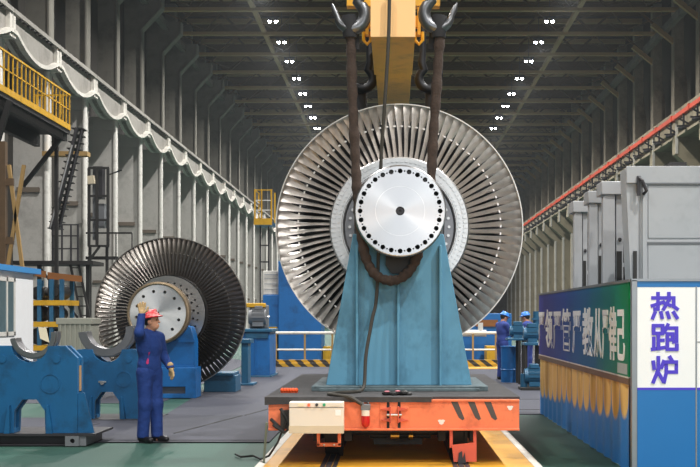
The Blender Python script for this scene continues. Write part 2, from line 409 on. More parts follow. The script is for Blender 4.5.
# ---------------------------------------------------------------- transfer cart
CY = 12.09
cart = thing('transfer_cart', (0, 14.5, 0), 'orange rail transfer cart with black rubber deck carrying the blue pedestal and big rotor', 'cart')
x0, x1 = -1.41, 1.365
MB().box(x0 + .02, x1, CY, CY + .10, .40, .69).build('end_beam', orange, cart)
MB().box(x0 + .02, x1, CY - .03, CY + .14, .375, .40).build('flange', orange, cart, bevel=.004)
MB().box(x0 + .02, x1, CY - .015, CY + .12, .69, .715).build('flange', orange, cart, bevel=.004)
m = MB()
m.box(x0 + .02, x0 + .12, CY + .1, 16.9, .4, .7).box(x1 - .1, x1, CY + .1, 16.9, .4, .7).box(x0 + .02, x1, 16.8, 16.9, .4, .7)
for y in (13.2, 14.4, 15.6): m.box(x0 + .1, x1 - .1, y, y + .12, .45, .7)
m.build('frame', orange, cart, bevel=.006)
mat_ = MB().prism([(x0 - .02, CY - .02), (.40, CY - .02), (.42, CY + .03), (x1 + .01, CY + .03), (x1 + .01, 16.92), (x0 - .02, 16.92)], .715, .742, axis='z')
mat_.prism([(x0 - .02, .655), (x0 - .02, .742), (-.5, .742), (-.5, .69)], CY - .03, CY - .015, axis='y')
mat_.box(-.5, .40, CY - .03, CY - .015, .685, .742).build('deck_mat', rubber, cart)
# control box
yb = CY - .2
cb = MB().box(-1.145, -.555, yb, CY - .03, .37, .70).build('control_box', box_white, cart, bevel=.008); cb['label'] = 'cream control box with red and green buttons'
MB().box(-1.147, -.553, yb - .006, yb + .05, .362, .445).build('skirt_panel', box_low, cb)
MB().box(-1.147, -.553, yb - .003, yb, .640, .645).each('seam', dark_steel, cb)
for x, mm in ((-.93, red_b), (-.765, green_b)):
    MB().cyl((x, yb - .025, .672), (x, yb, .672), .016, n=14).build('push_button', mm, cb)
MB().cyl((-.845, yb - .025, .672), (-.845, yb, .672), .017, n=6).build('selector_knob', dark_steel, cb)
MB().box(-1.05, -.985, yb - .006, yb, .655, .69).build('meter', paper_m, cb)
MB().box(-.645, -.585, yb - .004, yb, .555, .615).build('sticker', sign_white, cb)
MB().box(-.70, -.60, yb - .004, yb, .658, .690).build('nameplate', box_white, cb)
# brackets hanging over the rails
m = MB().box(-.86, -.825, CY, CY + .06, .2, .38).box(-.63, -.595, CY, CY + .06, .2, .38).box(-.86, -.595, CY, CY + .06, .195, .235).build('step_bracket', orange, cart, bevel=.004)
for x in (-.78, -.67): MB().ell((x, CY - .003, .215), (.013, .008, .013), 8).build('bolt_head', steel_ring, m)
m = MB().box(.60, .635, CY, CY + .05, .18, .38).box(.86, .895, CY, CY + .05, .18, .38).each('rail_bracket', orange_red, cart, bevel=.004)
MB().prism([(.625, .215), (.895, .245), (.895, .03), (.645, .03)], CY - .015, CY, axis='y').build('guard_plate', orange_red, m)
MB().prism([(.69, .0185), (.78, .0185), (.765, .135), (.745, .06), (.735, .15), (.70, .13)], CY - .03, CY - .015, axis='y').build('rail_sweeper', dark_steel, m)
# coupler
cp = MB().box(-.165, .155, CY - .012, CY, .40, .69).build('coupler_plate', orange, cart, bevel=.003)
for x in (-.075, .045): MB().box(x - .016, x + .016, CY - .014, CY - .011, .40, .69).build('slot', seam_m, cp)
for sx, sg in ((-.055, -1), (.055 - .01, 1)):
    for z in (.49, .61):
        MB().prism([(sx, z - .022), (sx + sg * .10, z), (sx, z + .022)], CY - .04, CY - .012, axis='y').each('gusset', orange_red, cp)
MB().box(-.06, -.045, CY - .07, CY - .012, .46, .64).box(.03, .045, CY - .07, CY - .012, .46, .64).each('lug', orange_red, cp, bevel=.003)
MB().cyl((-.09, CY - .05, .548), (.075, CY - .05, .548), .014, n=12).build('coupling_pin', steel_ring, cp)
# warning lamp
wl = MB().box(-.375, -.27, CY - .075, CY, .60, .665).box(-.36, -.345, CY - .06, CY - .02, .66, .69).box(-.30, -.285, CY - .06, CY - .02, .66, .69).build('lamp_bracket', grey_dark, cart, bevel=.008)
MB().cyl((-.322, CY - .05, .60), (-.322, CY - .05, .535), .045, n=18).build('lamp_neck', box_white, wl)
MB().tube([(-.322, CY - .05, .54), (-.322, CY - .05, .47), (-.322, CY - .05, .435), (-.322, CY - .05, .415)], [.046, .048, .042, .022], 18).build('lamp_lens', red_lens, wl)
# painted stripes and patches
for a, b in ((.615, .70), (.80, .88), (.98, 1.06)):
    MB().prism([(a, .688), (a + .075, .688), (b + .065, .50), (b + .04, .485), (b, .515)], CY - .003, CY, axis='y').build('stripe', stripe_m, cart)
for c, r in (((1.265, .625), .03), ((.51, .47), .034)):
    MB().prism([(c[0] + r * (1 + .3 * math.sin(5 * a)) * math.cos(a), c[1] + r * (.8 + .25 * math.sin(3 * a)) * math.sin(a)) for a in [k * PI / 8 for k in range(16)]], CY - .003, CY, axis='y').build('paint_patch', patch_m, cart)
# wheels, axle, gearbox
for y in (12.85, 15.9):
    for x in (-.7175, .7175):
        wv = MB().tube([(x - .09, y, .29), (x + .07, y, .29), (x + .075, y, .29), (x + .11, y, .29)], [.265, .275, .3, .3], 32).build('wheel', black_steel, cart)
        MB().cyl((x - .14, y, .29), (x - .09, y, .29), .09, n=16).build('wheel_hub', dark_steel, wv)
        MB().box(x - .22, x - .14, y - .25, y + .25, .2, .45).box(x + .14, x + .22, y - .25, y + .25, .2, .45).each('axle_box', black_steel, cart)
    MB().cyl((-.72, y, .29), (.72, y, .29), .05, n=14).build('axle', dark_steel, cart)
gb = MB().box(-.25, .32, 12.95, 13.5, .12, .40).cyl((-.3, 12.9, .235), (.42, 12.9, .235), .035, n=16).build('gearbox', black_steel, cart)
MB().cyl((-.05, 12.82, .235), (.05, 12.82, .235), .045, n=16).build('brass_coupling', brass, gb)
MB().cyl((.16, 12.82, .235), (.21, 12.82, .235), .045, n=16).build('brass_coupling', brass, gb)
MB().tube([(-.1, 12.8, .22), (.1, 12.8, .18), (.25, 12.8, .24)], .015, 6).build('hose', dark_steel, gb)
MB().tube([(-1.36, 12.06, .5), (-1.22, 12.0, .38), (-1.18, 12.0, .5), (-1.25, 12.02, .62)], .02, 8).tube([(-1.33, 12.03, .44), (-1.2, 11.98, .36), (-1.14, 11.98, .42), (-1.2, 12, .55)], .02, 8).box(-1.25, -1.16, 12.0, 12.09, .4, .6).build('cable_bundle', cable_m, cart)
tag(MB().tube([(-1.22, 12.0, .40), (-1.28, 12.0, .25), (-1.38, 12.05, .10), (-1.5, 12.3, .03), (-1.62, 12.6, .03), (-1.75, 12.5, .03), (-1.85, 12.75, .03)], .012, 8).build('power_cable', cable_m), 'black power cable running from the cart onto the grey floor plate', 'cable')
tag(MB().bar((-1.45, 12.15, 0), (-1.41, 12.1, .46), .025).build('ground_rod', M('rod_olive', '#6d7464', .7)), 'thin olive rod leaning against the corner of the orange cart', 'rod')
# things lying on the deck
m = MB()
for k in range(6): m.ell((-1.385 + .032 * k + .08, 12.75, .742 + .028), (.026, .05, .03), 12)
m.box(-1.32, -1.13, 12.72, 12.79, .742, .765)
tag(m.build('rubber_chock', orange_m), 'orange ribbed rubber chock lying on the black cart deck', 'chock')
m = MB()
for i in range(7): m.ell((-.10 + .045 * i * .9, 12.35 + .03 * math.sin(i * 2.1), .765 + .012 * math.sin(i * 3)), (.05, .05, .03), 10)
rg = tag(m.build('work_rag', cable_m), 'crumpled black rag lying on the deck in front of the pedestal', 'rag')
MB().ell((-.09, 12.31, .785), (.03, .02, .012), 8).ell((.03, 12.32, .79), (.03, .02, .01), 8).build('pink_corner', M('rag_pink', '#c77b86', .8), rg)

# ---------------------------------------------------------------- pedestal
AX, AZ = .06, 2.854
ped = thing('rotor_pedestal', (.06, 14, .742), 'tall light blue steel pedestal on the cart holding up the big rotor shaft', 'stand')
MB().box(-.99, 1.10, 13.02, 15.0, .742, .80).box(-.9, 1.0, 12.97, 13.02, .742, .775).build('base_plate', base_m, ped, bevel=.006)
zt = 2.62
def saddle_top(zt, hw, r):
    return circ(AX, AZ, r, 14, PI + .55, 2 * PI - .55, True)
front = [(-.83, .80), (.925, .80), (.585, zt), (AX + .36, zt)] + saddle_top(zt, .36, .40)[::-1] + [(AX - .36, zt), (-.505, zt)]
MB().prism(front, 13.25, 13.31, axis='y').build('face_plate', blue_ped, ped, bevel=.006)
MB().prism(front, 14.55, 14.61, axis='y').build('face_plate', blue_ped, ped)
m = MB()
for sx, s in ((-.80, 1), (.895, -1)):
    xt = -.49 if s > 0 else .57
    m.add([(sx, 13.31, .8), (sx + s * .04, 13.31, .8), (xt + s * .04, 13.31, zt), (xt, 13.31, zt), (sx, 14.55, .8), (sx + s * .04, 14.55, .8), (xt + s * .04, 14.55, zt), (xt, 14.55, zt)],
          [(0, 1, 2, 3), (4, 5, 6, 7), (0, 1, 5, 4), (1, 2, 6, 5), (2, 3, 7, 6), (3, 0, 4, 7)])
m.build('side_plate', blue_ped, ped)
for x, z in ((-.455, 2.48), (.04, 2.08), (.545, 2.48)):
    MB().box(x - .016, x + .016, 13.15, 13.25, .80, z).build('rib', blue_ped, ped, bevel=.006)
MB().lathe([(.355, 13.2), (.43, 13.2), (.43, 14.6), (.355, 14.6)], AX, AZ, 48).build('bearing_shell', dark_steel, ped)
MB().prism([(AX - .17, 2.24), (AX - .10, 2.14), (AX + .10, 2.14), (AX + .17, 2.24), (AX + .17, 2.38), (AX - .17, 2.38)], 13.13, 13.25, axis='y').build('bearing_key', black_steel, ped)

# ---------------------------------------------------------------- rotors
def blade_mesh(name, R0, R1, pitch_n, st0, st1, c0, c1, mat, yb, n=9, tip=True):
    m = MB(); K = n; Np = 7
    secs = []
    for i in range(K):
        t = i / (K - 1); r = R0 - .03 + (R1 - R0 + .03) * t
        st = math.radians(st0 + (st1 - st0) * t ** 2.3); c = c0 + (c1 - c0) * t; th = (.036 - .028 * t) * R1 / 1.72
        up, dn = [], []
        for j in range(Np):
            u = j / (Np - 1); h = math.sin(PI * u ** .75); camb = .16 * (1 - .8 * t) * c * math.sin(PI * u)
            for lst, s in ((up, 1), (dn, -1)):
                a = (u - .5) * c; b = camb + s * h * th / 2
                lst.append((a * math.sin(st) + b * math.cos(st), a * math.cos(st) - b * math.sin(st)))
        ring = up + dn[-2:0:-1]
        secs.append([(x, yb + y, r) for x, y in ring])
    M_ = len(secs[0]); vs = [p for s_ in secs for p in s_]
    fs = [(i * M_ + k, i * M_ + (k + 1) % M_, (i + 1) * M_ + (k + 1) % M_, (i + 1) * M_ + k) for i in range(K - 1) for k in range(M_)]
    fs += [tuple(range(M_)), tuple(range((K - 1) * M_, K * M_))[::-1]]
    m.add(vs, fs)
    rs = R0 + (R1 - R0) * .60; half = PI * rs / pitch_n                 # mid-span stub
    m.box(half * .35, half * 1.0, yb - .06, yb - .03, rs - .010, rs + .010)
    return m
def make_blades(root, R0, R1, n, args, mat, tipmat, yb, name='blade'):
    m = blade_mesh(name, R0, R1, n, *args, mat, yb)
    me_o = m.build(name, mat, None, origin=(0, 0, 0), sharp=50)
    half = PI / n * .985
    tm = MB()
    pts = [(R1 * math.sin(a), R1 * math.cos(a)) for a in [half * (-1 + k * .5) for k in range(5)]] + [((R1 + .014) * math.sin(a), (R1 + .014) * math.cos(a)) for a in [half * (1 - k * .5) for k in range(5)]]
    tm.prism(pts, yb - .055, yb + .06, axis='y')
    tp = tm.build('tip_plate', tipmat, None, origin=(0, 0, 0))
    me_o.parent = root; tp.parent = me_o
    for k in range(1, n):
        b = me_o.copy(); C.objects.link(b); b.parent = root; b.rotation_euler = (0, 2 * PI * k / n, 0)
        t = tp.copy(); C.objects.link(t); t.parent = b
def flange_holes(R, rr, n, r, ph=0, seg=14): return [circ(R * math.cos(2 * PI * k / n + ph), R * math.sin(2 * PI * k / n + ph), rr, seg) for k in range(n)] if r else []

rot = thing('turbine_rotor', (AX, 15.2, AZ), 'huge bright bladed turbine rotor hanging in slings above the orange cart', 'rotor')
def rot_add(mb, name, mat, parent, **k):                          # meshes made about the axis at the origin (y = world depth)
    mb.v = [(x + AX, y, z + AZ) for x, y, z in mb.v]; return mb.build(name, mat, parent, **k)
FD = 12.80; fr = .537
big = flange_holes(fr * .868, .0285, 28, 1); small = flange_holes(fr * .868, .0105, 28, 1, PI / 28, 8)
fl = rot_add(MB().prism(circ(0, 0, fr * .965, 96), FD, FD + .05, big + small + [circ(0, 0, .052, 32)], 'y'), 'coupling_flange', steel_face, rot, sharp=25)
rot_add(MB().lathe([(fr * .963, FD), (fr * .98, FD + .002), (fr, FD + .014), (fr, FD + .15), (fr * .97, FD + .165), (.40, FD + .165), (.40, FD + .051), (fr * .963, FD + .051)], 0, 0, 128), 'flange_rim', steel, fl, sharp=20)
rot_add(MB().lathe([(.0, FD + .051), (fr * .96, FD + .051), (fr * .96, FD + .06), (0, FD + .06)], 0, 0, 64, False), 'hole_backing', hole_m, fl)
rot_add(MB().lathe([(.052, FD), (.052, FD + .035), (.034, FD + .035), (.034, FD + .012), (.018, FD + .012), (.010, FD + .03), (0, FD + .03)], 0, 0, 40, False), 'centre_plug', dark_steel, fl)
rot_add(MB().lathe([(.285, FD - .0012), (.289, FD - .0012), (.289, FD + .001), (.285, FD + .001)], 0, 0, 96), 'scribed_ring', steel_dim, fl)
for k in (4, 6, 8, 9, 11):
    a = 2 * PI * k / 28; bx, bz = fr * .868 * math.cos(a), fr * .868 * math.sin(a)
    rot_add(MB().cyl((bx, FD + .012, bz), (bx, FD + .05, bz), .019, .019, 6), 'bolt_head', core_m, fl)
rot_add(MB().lathe([(.30, FD + .15), (.30, 13.0), (.35, 13.12), (.35, 14.65), (.45, 14.7), (.45, 15.0), (.2, 15.0), (.2, FD + .15)], 0, 0, 64), 'shaft', steel, rot)
# hub discs
hb = rot_add(MB().lathe([(.42, 15.26), (.44, 14.98), (.60, 15.02), (.62, 15.10), (.745, 15.10), (.76, 15.02), (.79, 14.995), (.80, 15.3)], 0, 0, 128), 'inner_disc', inner_m, rot, sharp=25)
for k in range(36):
    a = 2 * PI * k / 36
    rot_add(MB().cyl((.68 * math.cos(a), 15.06, .68 * math.sin(a)), (.68 * math.cos(a), 15.11, .68 * math.sin(a)), .02, n=10), 'disc_bolt', steel_ring, hb)
hrm = MB().lathe([(.76, 15.3), (.76, 15.02), (.775, 15.0), (.935, 15.0), (.955, 15.03), (.955, 15.45), (.8, 15.45)], 0, 0, 160)
m = hrm
for k in range(86):
    a = 2 * PI * k / 86; ca, sa = math.cos(a), math.sin(a)
    for r0, r1, hw in ((.875, .93, .021), (.81, .835, .012)):
        P = [(r * ca - t * sa, r * sa + t * ca) for r, t in ((r0, -hw), (r1, -hw), (r1, hw), (r0, hw))]
        m.add([(x, 14.975, z) for x, z in P] + [(x, 15.01, z) for x, z in P], [(0, 1, 2, 3), (0, 1, 5, 4), (1, 2, 6, 5), (2, 3, 7, 6), (3, 0, 4, 7)])
rot_add(m, 'hub_ring', steel_ring, rot, sharp=25)
make_blades(rot, .95, 1.695, 86, (4, 68, .20, .150), blade_m, tip_m, 0.02)
# stages behind
m = MB()
for k in range(72):
    a = 2 * PI * k / 72; ca, sa = math.cos(a), math.sin(a)
    P = [(r * sa + t * ca, y, r * ca - t * sa) for r in (.9, 1.45) for t, y in ((-.02, 15.75), (.045, 15.9), (-.01, 15.9), (-.05, 15.75))]
    m.add(P, [(0, 1, 5, 4), (1, 2, 6, 5), (2, 3, 7, 6), (3, 0, 4, 7), (4, 5, 6, 7)])
tag(rot_add(m, 'inner_blade_row', core_m, rot), None, None, None, 'stuff')
rot_add(MB().lathe([(.8, 15.4), (.94, 15.45), (.90, 16.2), (.9, 17.2), (.4, 17.25), (.36, 18.4), (0, 18.4), (0, 15.2)], 0, 0, 64), 'drum', core_m, rot)
rot_add(MB().lathe([(.9, 16.0), (1.62, 16.0), (1.62, 16.06), (.9, 16.06)], 0, 0, 96), 'inner_wheel', core_m, rot)

# ---------------------------------------------------------------- crane lifting beam, hooks, slings
lb = thing('lifting_beam', (-.02, 15, 4.93), 'yellow crane lifting beam with its lit end painted pale orange hanging above the big rotor', 'crane beam')
MB().box(-.284, .236, 13.0, 15.05, 4.93, 5.9).build('beam_body', crane_y, lb, bevel=.01)
MB().box(-.262, .222, 15.05, 17.4, 4.95, 5.9).build('beam_section', crane_y, lb, bevel=.01)
ep = MB().box(-.288, .24, 12.97, 13.0, 4.925, 5.9).build('end_plate', crane_lit, lb)  # front face of the yellow beam, its lit look put into a paler colour
for sx in (-.36, .31):
    for y in (14.2,):
        MB().box(sx - .02, sx + .02, y - .06, y + .06, 5.25, 5.6).box(min(sx, 0), max(sx, 0), y - .04, y + .04, 5.35, 5.5).tube([(sx - .045, y, 5.3), (sx - .045, y, 5.19), (sx, y, 5.14), (sx + .045, y, 5.19), (sx + .045, y, 5.3)], .022, 8).build('lug', crane_y, lb)
for y in (13.05, 17.2):
    tag(MB().box(-.75, .70, y - .1, y + .1, 6.46, 6.8).build('cross_arm', crane_y), '%s yellow cross arm above the lifting beam carrying two crane hooks' % ('front' if y < 15 else 'rear'), 'beam')
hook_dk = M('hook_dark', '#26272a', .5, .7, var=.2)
def hook(px, py, D, mir, sc, label):
    X, Y, Z = W(px, py, D)
    r = thing('crane_hook', (X, Y, Z - .2 * sc), label, 'hook', 'crane hooks on the lifting beam')
    R = .165 * sc; pts, rad = [], []
    pts += [(X + mir * .10 * sc, Y, Z + .75 * sc), (X + mir * .10 * sc, Y, Z + .45 * sc), (X + mir * .12 * sc, Y, Z + .28 * sc)]; rad += [.05, .05, .065]
    for k in range(13):
        a = math.radians(60 - 235 * k / 12)
        pts.append((X + mir * R * math.cos(a), Y, Z + R * math.sin(a))); rad.append(.078 - .012 * abs(k - 5) / 6 - (0 if k < 9 else .008 * (k - 8)))
    pts += [(X - mir * R * 1.18, Y, Z + .05 * sc), (X - mir * R * 1.36, Y, Z + .13 * sc)]; rad += [.036, .010]
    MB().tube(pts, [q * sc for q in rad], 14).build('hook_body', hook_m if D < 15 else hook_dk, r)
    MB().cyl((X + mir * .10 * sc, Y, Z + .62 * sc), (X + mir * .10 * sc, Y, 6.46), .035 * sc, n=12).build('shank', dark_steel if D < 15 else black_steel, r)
    return r
hook(351, 15, 13.0, 1, 1, 'front steel crane hook holding the brown sling, tip pointing toward the waving worker')
hook(438, 14, 13.0, -1, 1, 'front steel crane hook holding the brown sling, tip pointing toward the grey furnace')
hook(363, 79, 17.2, 1, .95, 'rear steel crane hook half hidden behind the brown sling on the waving worker side')
hook(429, 79, 17.2, -1, .95, 'rear steel crane hook half hidden behind the brown sling on the furnace side')
SY = 13.02
def smooth_path(pts, n=6):
    P = [Vector(p) for p in pts]; out = []
    for i in range(len(P) - 1):
        a, b, c, d = P[max(i - 1, 0)], P[i], P[i + 1], P[min(i + 2, len(P) - 1)]
        for k in range(n):
            t = k / n; out.append(.5 * ((2 * b) + (c - a) * t + (2 * a - 5 * b + 4 * c - d) * t * t + (3 * b - a - 3 * c + d) * t ** 3))
    out.append(P[-1]); return out
sl = thing('lifting_sling', (AX, SY, 2.1), 'worn brown round sling looped under the shaft behind the bright flange', 'sling', 'slings carrying the big rotor')
path = [W(x, y, SY) for x, y in ((350, 24), (351, 50), (352.5, 95), (354.5, 140), (356.5, 180), (358, 205), (361, 235), (366, 258), (374, 273), (386, 280), (399, 279), (410, 270), (417, 257), (422, 240), (427, 215), (431, 180), (433, 140), (436, 95), (439, 50), (440, 22))]
pp = smooth_path(path, 8)
MB().tube(pp, [.058 + .006 * math.sin(i * 1.7) + .004 * math.sin(i * .61) for i in range(len(pp))], 12).build('rope', rope_m, sl)
for px, dx in ((350, 1), (438.5, -1)):
    a, b, c = W(px, 38, SY), W(px, 26, SY), W(px - dx * 1, 16, SY)
    MB().tube([a, b, c], [.082, .10, .085], 14).build('sleeve', sleeve_m, sl)
    MB().tube([W(px + dx * 6, 50, SY + .1), W(px + dx * 5, 30, SY + .08), W(px + dx * 2, 16, SY)], [.05, .05, .04], 10).build('sleeve_tail', sleeve_m, sl)
RS = 17.3
for s, pts, lab in ((1, ((362, 84), (362, 110), (367, 180), (378, 230)), 'black rear sling behind the big rotor on the waving worker side'), (-1, ((430, 84), (430, 110), (426, 180), (418, 230)), 'black rear sling behind the big rotor on the furnace side')):
    tag(MB().tube(smooth_path([W(x, y, RS) for x, y in pts], 4), .085, 12).build('lifting_sling', sleeve_m), lab, 'sling', 'slings carrying the big rotor')
# pendant cable
tag(MB().tube(smooth_path([W(389.5, -6, 12.9), W(388.5, 40, 12.9), W(385, 100, 12.92), W(381.5, 150, 13.0), W(380.5, 180, 13.04)] + [W(377, 290, 13.1), W(372, 320, 13.08), W(366, 355, 13.0), (-.36, 12.93, .83), (-.40, 12.8, .765), (-.46, 12.65, .76), (-.62, 12.55, .76), (-.74, 12.3, .76), (-.66, 12.14, .76), (-.5, 12.05, .745), (-.40, 12.02, .69), (-.36, 12.02, .665)], 6), .021, 8).build('pendant_cable', M('pendant_grey', '#38352f', .7)), 'thin dark cable hanging past the flange down the pedestal to the deck', 'cable')
# ---------------------------------------------------------------- people
def snets(f, lo, hi, h):                                 # surface-nets mesh of a distance field
    lo = np.array(lo, float); n = np.ceil((np.array(hi) - lo) / h).astype(int) + 1
    ax = [lo[i] + h * np.arange(n[i]) for i in range(3)]
    G = np.stack(np.meshgrid(*ax, indexing='ij'), -1)
    vc = f(G[::4, ::4, ::4])                             # coarse pass, then fine values near the surface only
    v = np.repeat(np.repeat(np.repeat(vc, 4, 0), 4, 1), 4, 2)[:n[0], :n[1], :n[2]].copy()
    near = np.abs(v) < 11 * h; v[near] = f(G[near]); s = v < 0
    acc = np.zeros(tuple(n - 1) + (3,)); cnt = np.zeros(tuple(n - 1))
    cs = [(i, j, k) for i in (0, 1) for j in (0, 1) for k in (0, 1)]
    sl_ = lambda c: tuple(slice(c[i], n[i] - 1 + c[i]) for i in range(3))
    for a in cs:
        for d in range(3):
            if a[d]: continue
            b = tuple(a[i] + (i == d) for i in range(3))
            va, vb = v[sl_(a)], v[sl_(b)]; x = (va < 0) != (vb < 0)
            t = np.where(x, va / np.where(x, va - vb, 1), 0)
            for i in range(3): acc[..., i] += np.where(x, a[i] + (t if i == d else 0), 0)
            cnt += x
    act = cnt > 0; idx = -np.ones(tuple(n - 1), int); idx[act] = np.arange(act.sum())
    I = np.argwhere(act); V = lo + h * (I + acc[act] / cnt[act][:, None])
    Fc = []
    for d in range(3):
        e = [slice(1, n[i] - 1) for i in range(3)]; e[d] = slice(0, n[d] - 1)
        e2 = list(e); e2[d] = slice(1, n[d])
        x = s[tuple(e)] != s[tuple(e2)]
        off = np.array([e[i].start for i in range(3)]); Q = np.argwhere(x) + off
        u, w_ = [(1, 2), (2, 0), (0, 1)][d]
        q = []
        for du, dw in ((0, 0), (-1, 0), (-1, -1), (0, -1)):
            c = Q.copy(); c[:, u] += du; c[:, w_] += dw; q.append(idx[c[:, 0], c[:, 1], c[:, 2]])
        Fc.append(np.stack(q, 1))
    return V, np.concatenate(Fc)
A_ = lambda *p: np.array(p, float)
def cone(a, b, ra, rb):
    a, b = np.array(a, float), np.array(b, float)
    def f(P):
        d = b - a; t = np.clip(((P - a) @ d) / max(d @ d, 1e-9), 0, 1)
        return np.linalg.norm(P - a - t[..., None] * d, axis=-1) - (ra + (rb - ra) * t)
    return f
def elli(c, r):
    c, r = np.array(c, float), np.array(r, float)
    def f(P):
        q = (P - c) / r; k = np.linalg.norm(q, axis=-1)
        return k * (k - 1) / np.maximum(np.linalg.norm(q / r, axis=-1), 1e-6)
    return f
def uni(fs, k=.03):
    def f(P):
        o = fs[0](P)
        for g in fs[1:]:
            b = g(P); h = np.clip(.5 + .5 * (b - o) / k, 0, 1); o = b + (o - b) * h - k * h * (1 - h)
        return o
    return f
def cut(f, g): return lambda P: np.maximum(f(P), -g(P))
def both(f, g): return lambda P: np.maximum(f(P), g(P))
def half(p, nrm):
    p, nrm = np.array(p, float), np.array(nrm, float); return lambda P: (P - p) @ nrm
def hand_fs(wr, dr, nrm, spread, curl, side, g=0):
    d = np.array(dr, float); d /= np.linalg.norm(d); nn = np.array(nrm, float); nn -= d * (nn @ d); nn /= np.linalg.norm(nn)
    wv = np.cross(d, nn) * side; wr = np.array(wr, float)
    fs = [cone(wr, wr + d * .03, .027 + g, .03 + g), cone(wr + d * .03 + wv * .018, wr + d * .075 + wv * .026, .017 + g, .015 + g), cone(wr + d * .03 - wv * .018, wr + d * .07 - wv * .026, .017 + g, .015 + g), cone(wr + d * .03, wr + d * .08, .018 + g, .016 + g)]
    for o, L_ in ((.033, .072), (.011, .083), (-.011, .077), (-.032, .058)):
        b = wr + d * .078 + wv * o; e = d + wv * o * spread * 8
        m1 = b + (e + nn * curl * .4) * L_ * .5; m2 = m1 + (e * (1 - curl * .4) + nn * curl) * L_ * .5
        fs += [cone(b, m1, .0105 + g, .0098 + g), cone(m1, m2, .0098 + g, .008 + g)]
    t0 = wr + d * .022 + wv * .026; t1 = t0 + d * .032 + wv * (.03 + spread * .02); t2 = t1 + d * .034 + wv * .008 + nn * curl * .02
    fs += [cone(t0, t1, .014 + g, .012 + g), cone(t1, t2, .012 + g, .0095 + g)]
    return fs
def person(X, Y, heading, label, J, head_yaw, head_pitch, hat, cloth, h, gloves=True, pocket=False):
    root = thing('person', (X, Y, .012), label, 'person')
    hd = math.radians(heading); R3 = Matrix.Rotation(hd, 3, 'Z')
    def put(f, lo, hi, name, mat, res=None, parent=None, frame=None):
        V, Fq = snets(f, lo, hi, res or h); mb = MB(); out = []
        for p in V:
            q = Vector(p)
            if frame: q = frame[0] @ q + frame[1]
            q = R3 @ q; out.append((q.x + X, q.y + Y, q.z + .012))
        mb.add(out, [tuple(q) for q in Fq])
        o = mb.build(name, mat, parent or root, sharp=180)
        return o
    hc = Vector(J['head']); HR = Matrix.Rotation(math.radians(head_yaw), 3, 'Z') @ Matrix.Rotation(math.radians(-head_pitch), 3, 'Y')
    HRn, hcn = np.array(HR), np.array(hc)
    tohead = lambda f: (lambda P: f((P - hcn) @ HRn))
    headf = uni([elli((-.005, 0, .03), (.098, .076, .095)), elli((.022, 0, -.045), (.068, .058, .07)), cone((.06, 0, -.085), (.045, 0, -.09), .028, .03),
                 elli((.078, 0, .03), (.02, .05, .018))], .03)
    headf = uni([headf, cone((.092, 0, .012), (.113, 0, -.022), .009, .016), elli((.092, 0, -.058), (.014, .024, .008)), elli((.090, 0, -.073), (.013, .02, .008)),
                 elli((0, .078, -.01), (.028, .012, .034)), elli((0, -.078, -.01), (.028, .012, .034))], .010)
    headf = cut(headf, elli((.098, .031, .010), (.012, .014, .008))); headf = cut(headf, elli((.098, -.031, .010), (.012, .014, .008)))
    nk = J['neck']; body = [tohead(headf), cone(nk, hc + Vector((-.012, 0, -.06)), .058, .05)]
    tor = [elli((.0, 0, 1.27), (.105, .165, .20)), elli((.0, 0, 1.02), (.105, .15, .16)), cone((0, .13, 1.40), (0, -.13, 1.40), .07, .07), cone(nk, (0, 0, 1.36), .06, .08)]
    leg = lambda g: [q for s in (0, 1) for q in (cone(J['hip'][s], J['knee'][s], .088 + g, .062 + g), cone(J['knee'][s], J['ank'][s], .062 + g, .045 + g * 1.6))]
    arm = lambda g: [q for s in (0, 1) for q in (cone(J['sho'][s], J['elb'][s], .056 + g, .043 + g), cone(J['elb'][s], J['wri'][s], .043 + g, .031 + g * 1.2))]
    hands = [q for s in (0, 1) for q in hand_fs(J['wri'][s], J['hdir'][s], J['hnor'][s], J['spr'][s], J['curl'][s], J['hside'][s])]
    lo = (-.55, -.65, -.02); hi = (.65, .65, 2.08)
    feet = [q for s in (0, 1) for q in (cone(J['ank'][s], A_(*J['ank'][s]) + A_(.02, 0, -.05), .04, .035), cone(A_(*J['ank'][s]) + A_(-.03, 0, -.05), A_(*J['ank'][s]) + A_(.13, 0, -.055), .03, .025))]
    bodyf = uni([uni(body + tor + leg(-.006) + arm(-.006) + feet, .035), uni(hands, .006)], .012)
    put(bodyf, lo, hi, 'body', skin, h)
    # clothes
    coll = cone(A_(*nk) + A_(0, 0, -.03), A_(*nk) + A_(.004, 0, .01), .074, .07)
    jac = uni([elli((.0, 0, 1.27), (.135, .195, .23)), elli((.0, 0, 1.02), (.132, .182, .18)), cone((0, .14, 1.395), (0, -.14, 1.395), .078, .078), cone((0, .06, 1.43), (0, -.06, 1.43), .06, .06)] + arm(.016), .05)
    jac = uni([jac, coll], .015)
    jac = both(jac, half((0, 0, .86), (0, 0, -1))); jac = cut(jac, cone(A_(*nk) + A_(0, 0, .02), hc, .055, .06))
    for s in (0, 1):
        d = A_(*J['hdir'][s]); d /= np.linalg.norm(d); w_ = A_(*J['wri'][s]); 
        jac = cut(jac, cone(w_ + d * .05, w_ + d * .16, .06, .11))
    put(jac, lo, hi, 'jacket', cloth, h * .9)
    jz = np.array(J['hip'][0]) * .5 + np.array(J['hip'][1]) * .5
    tro = uni([elli(tuple(jz + A_(0, 0, .03)), (.118, .168, .15))] + leg(.022), .05)
    tro = both(tro, half((0, 0, .055), (0, 0, -1)))
    put(tro, (-.4, -.4, 0), (.5, .4, 1.15), 'trousers', cloth, h * .9)
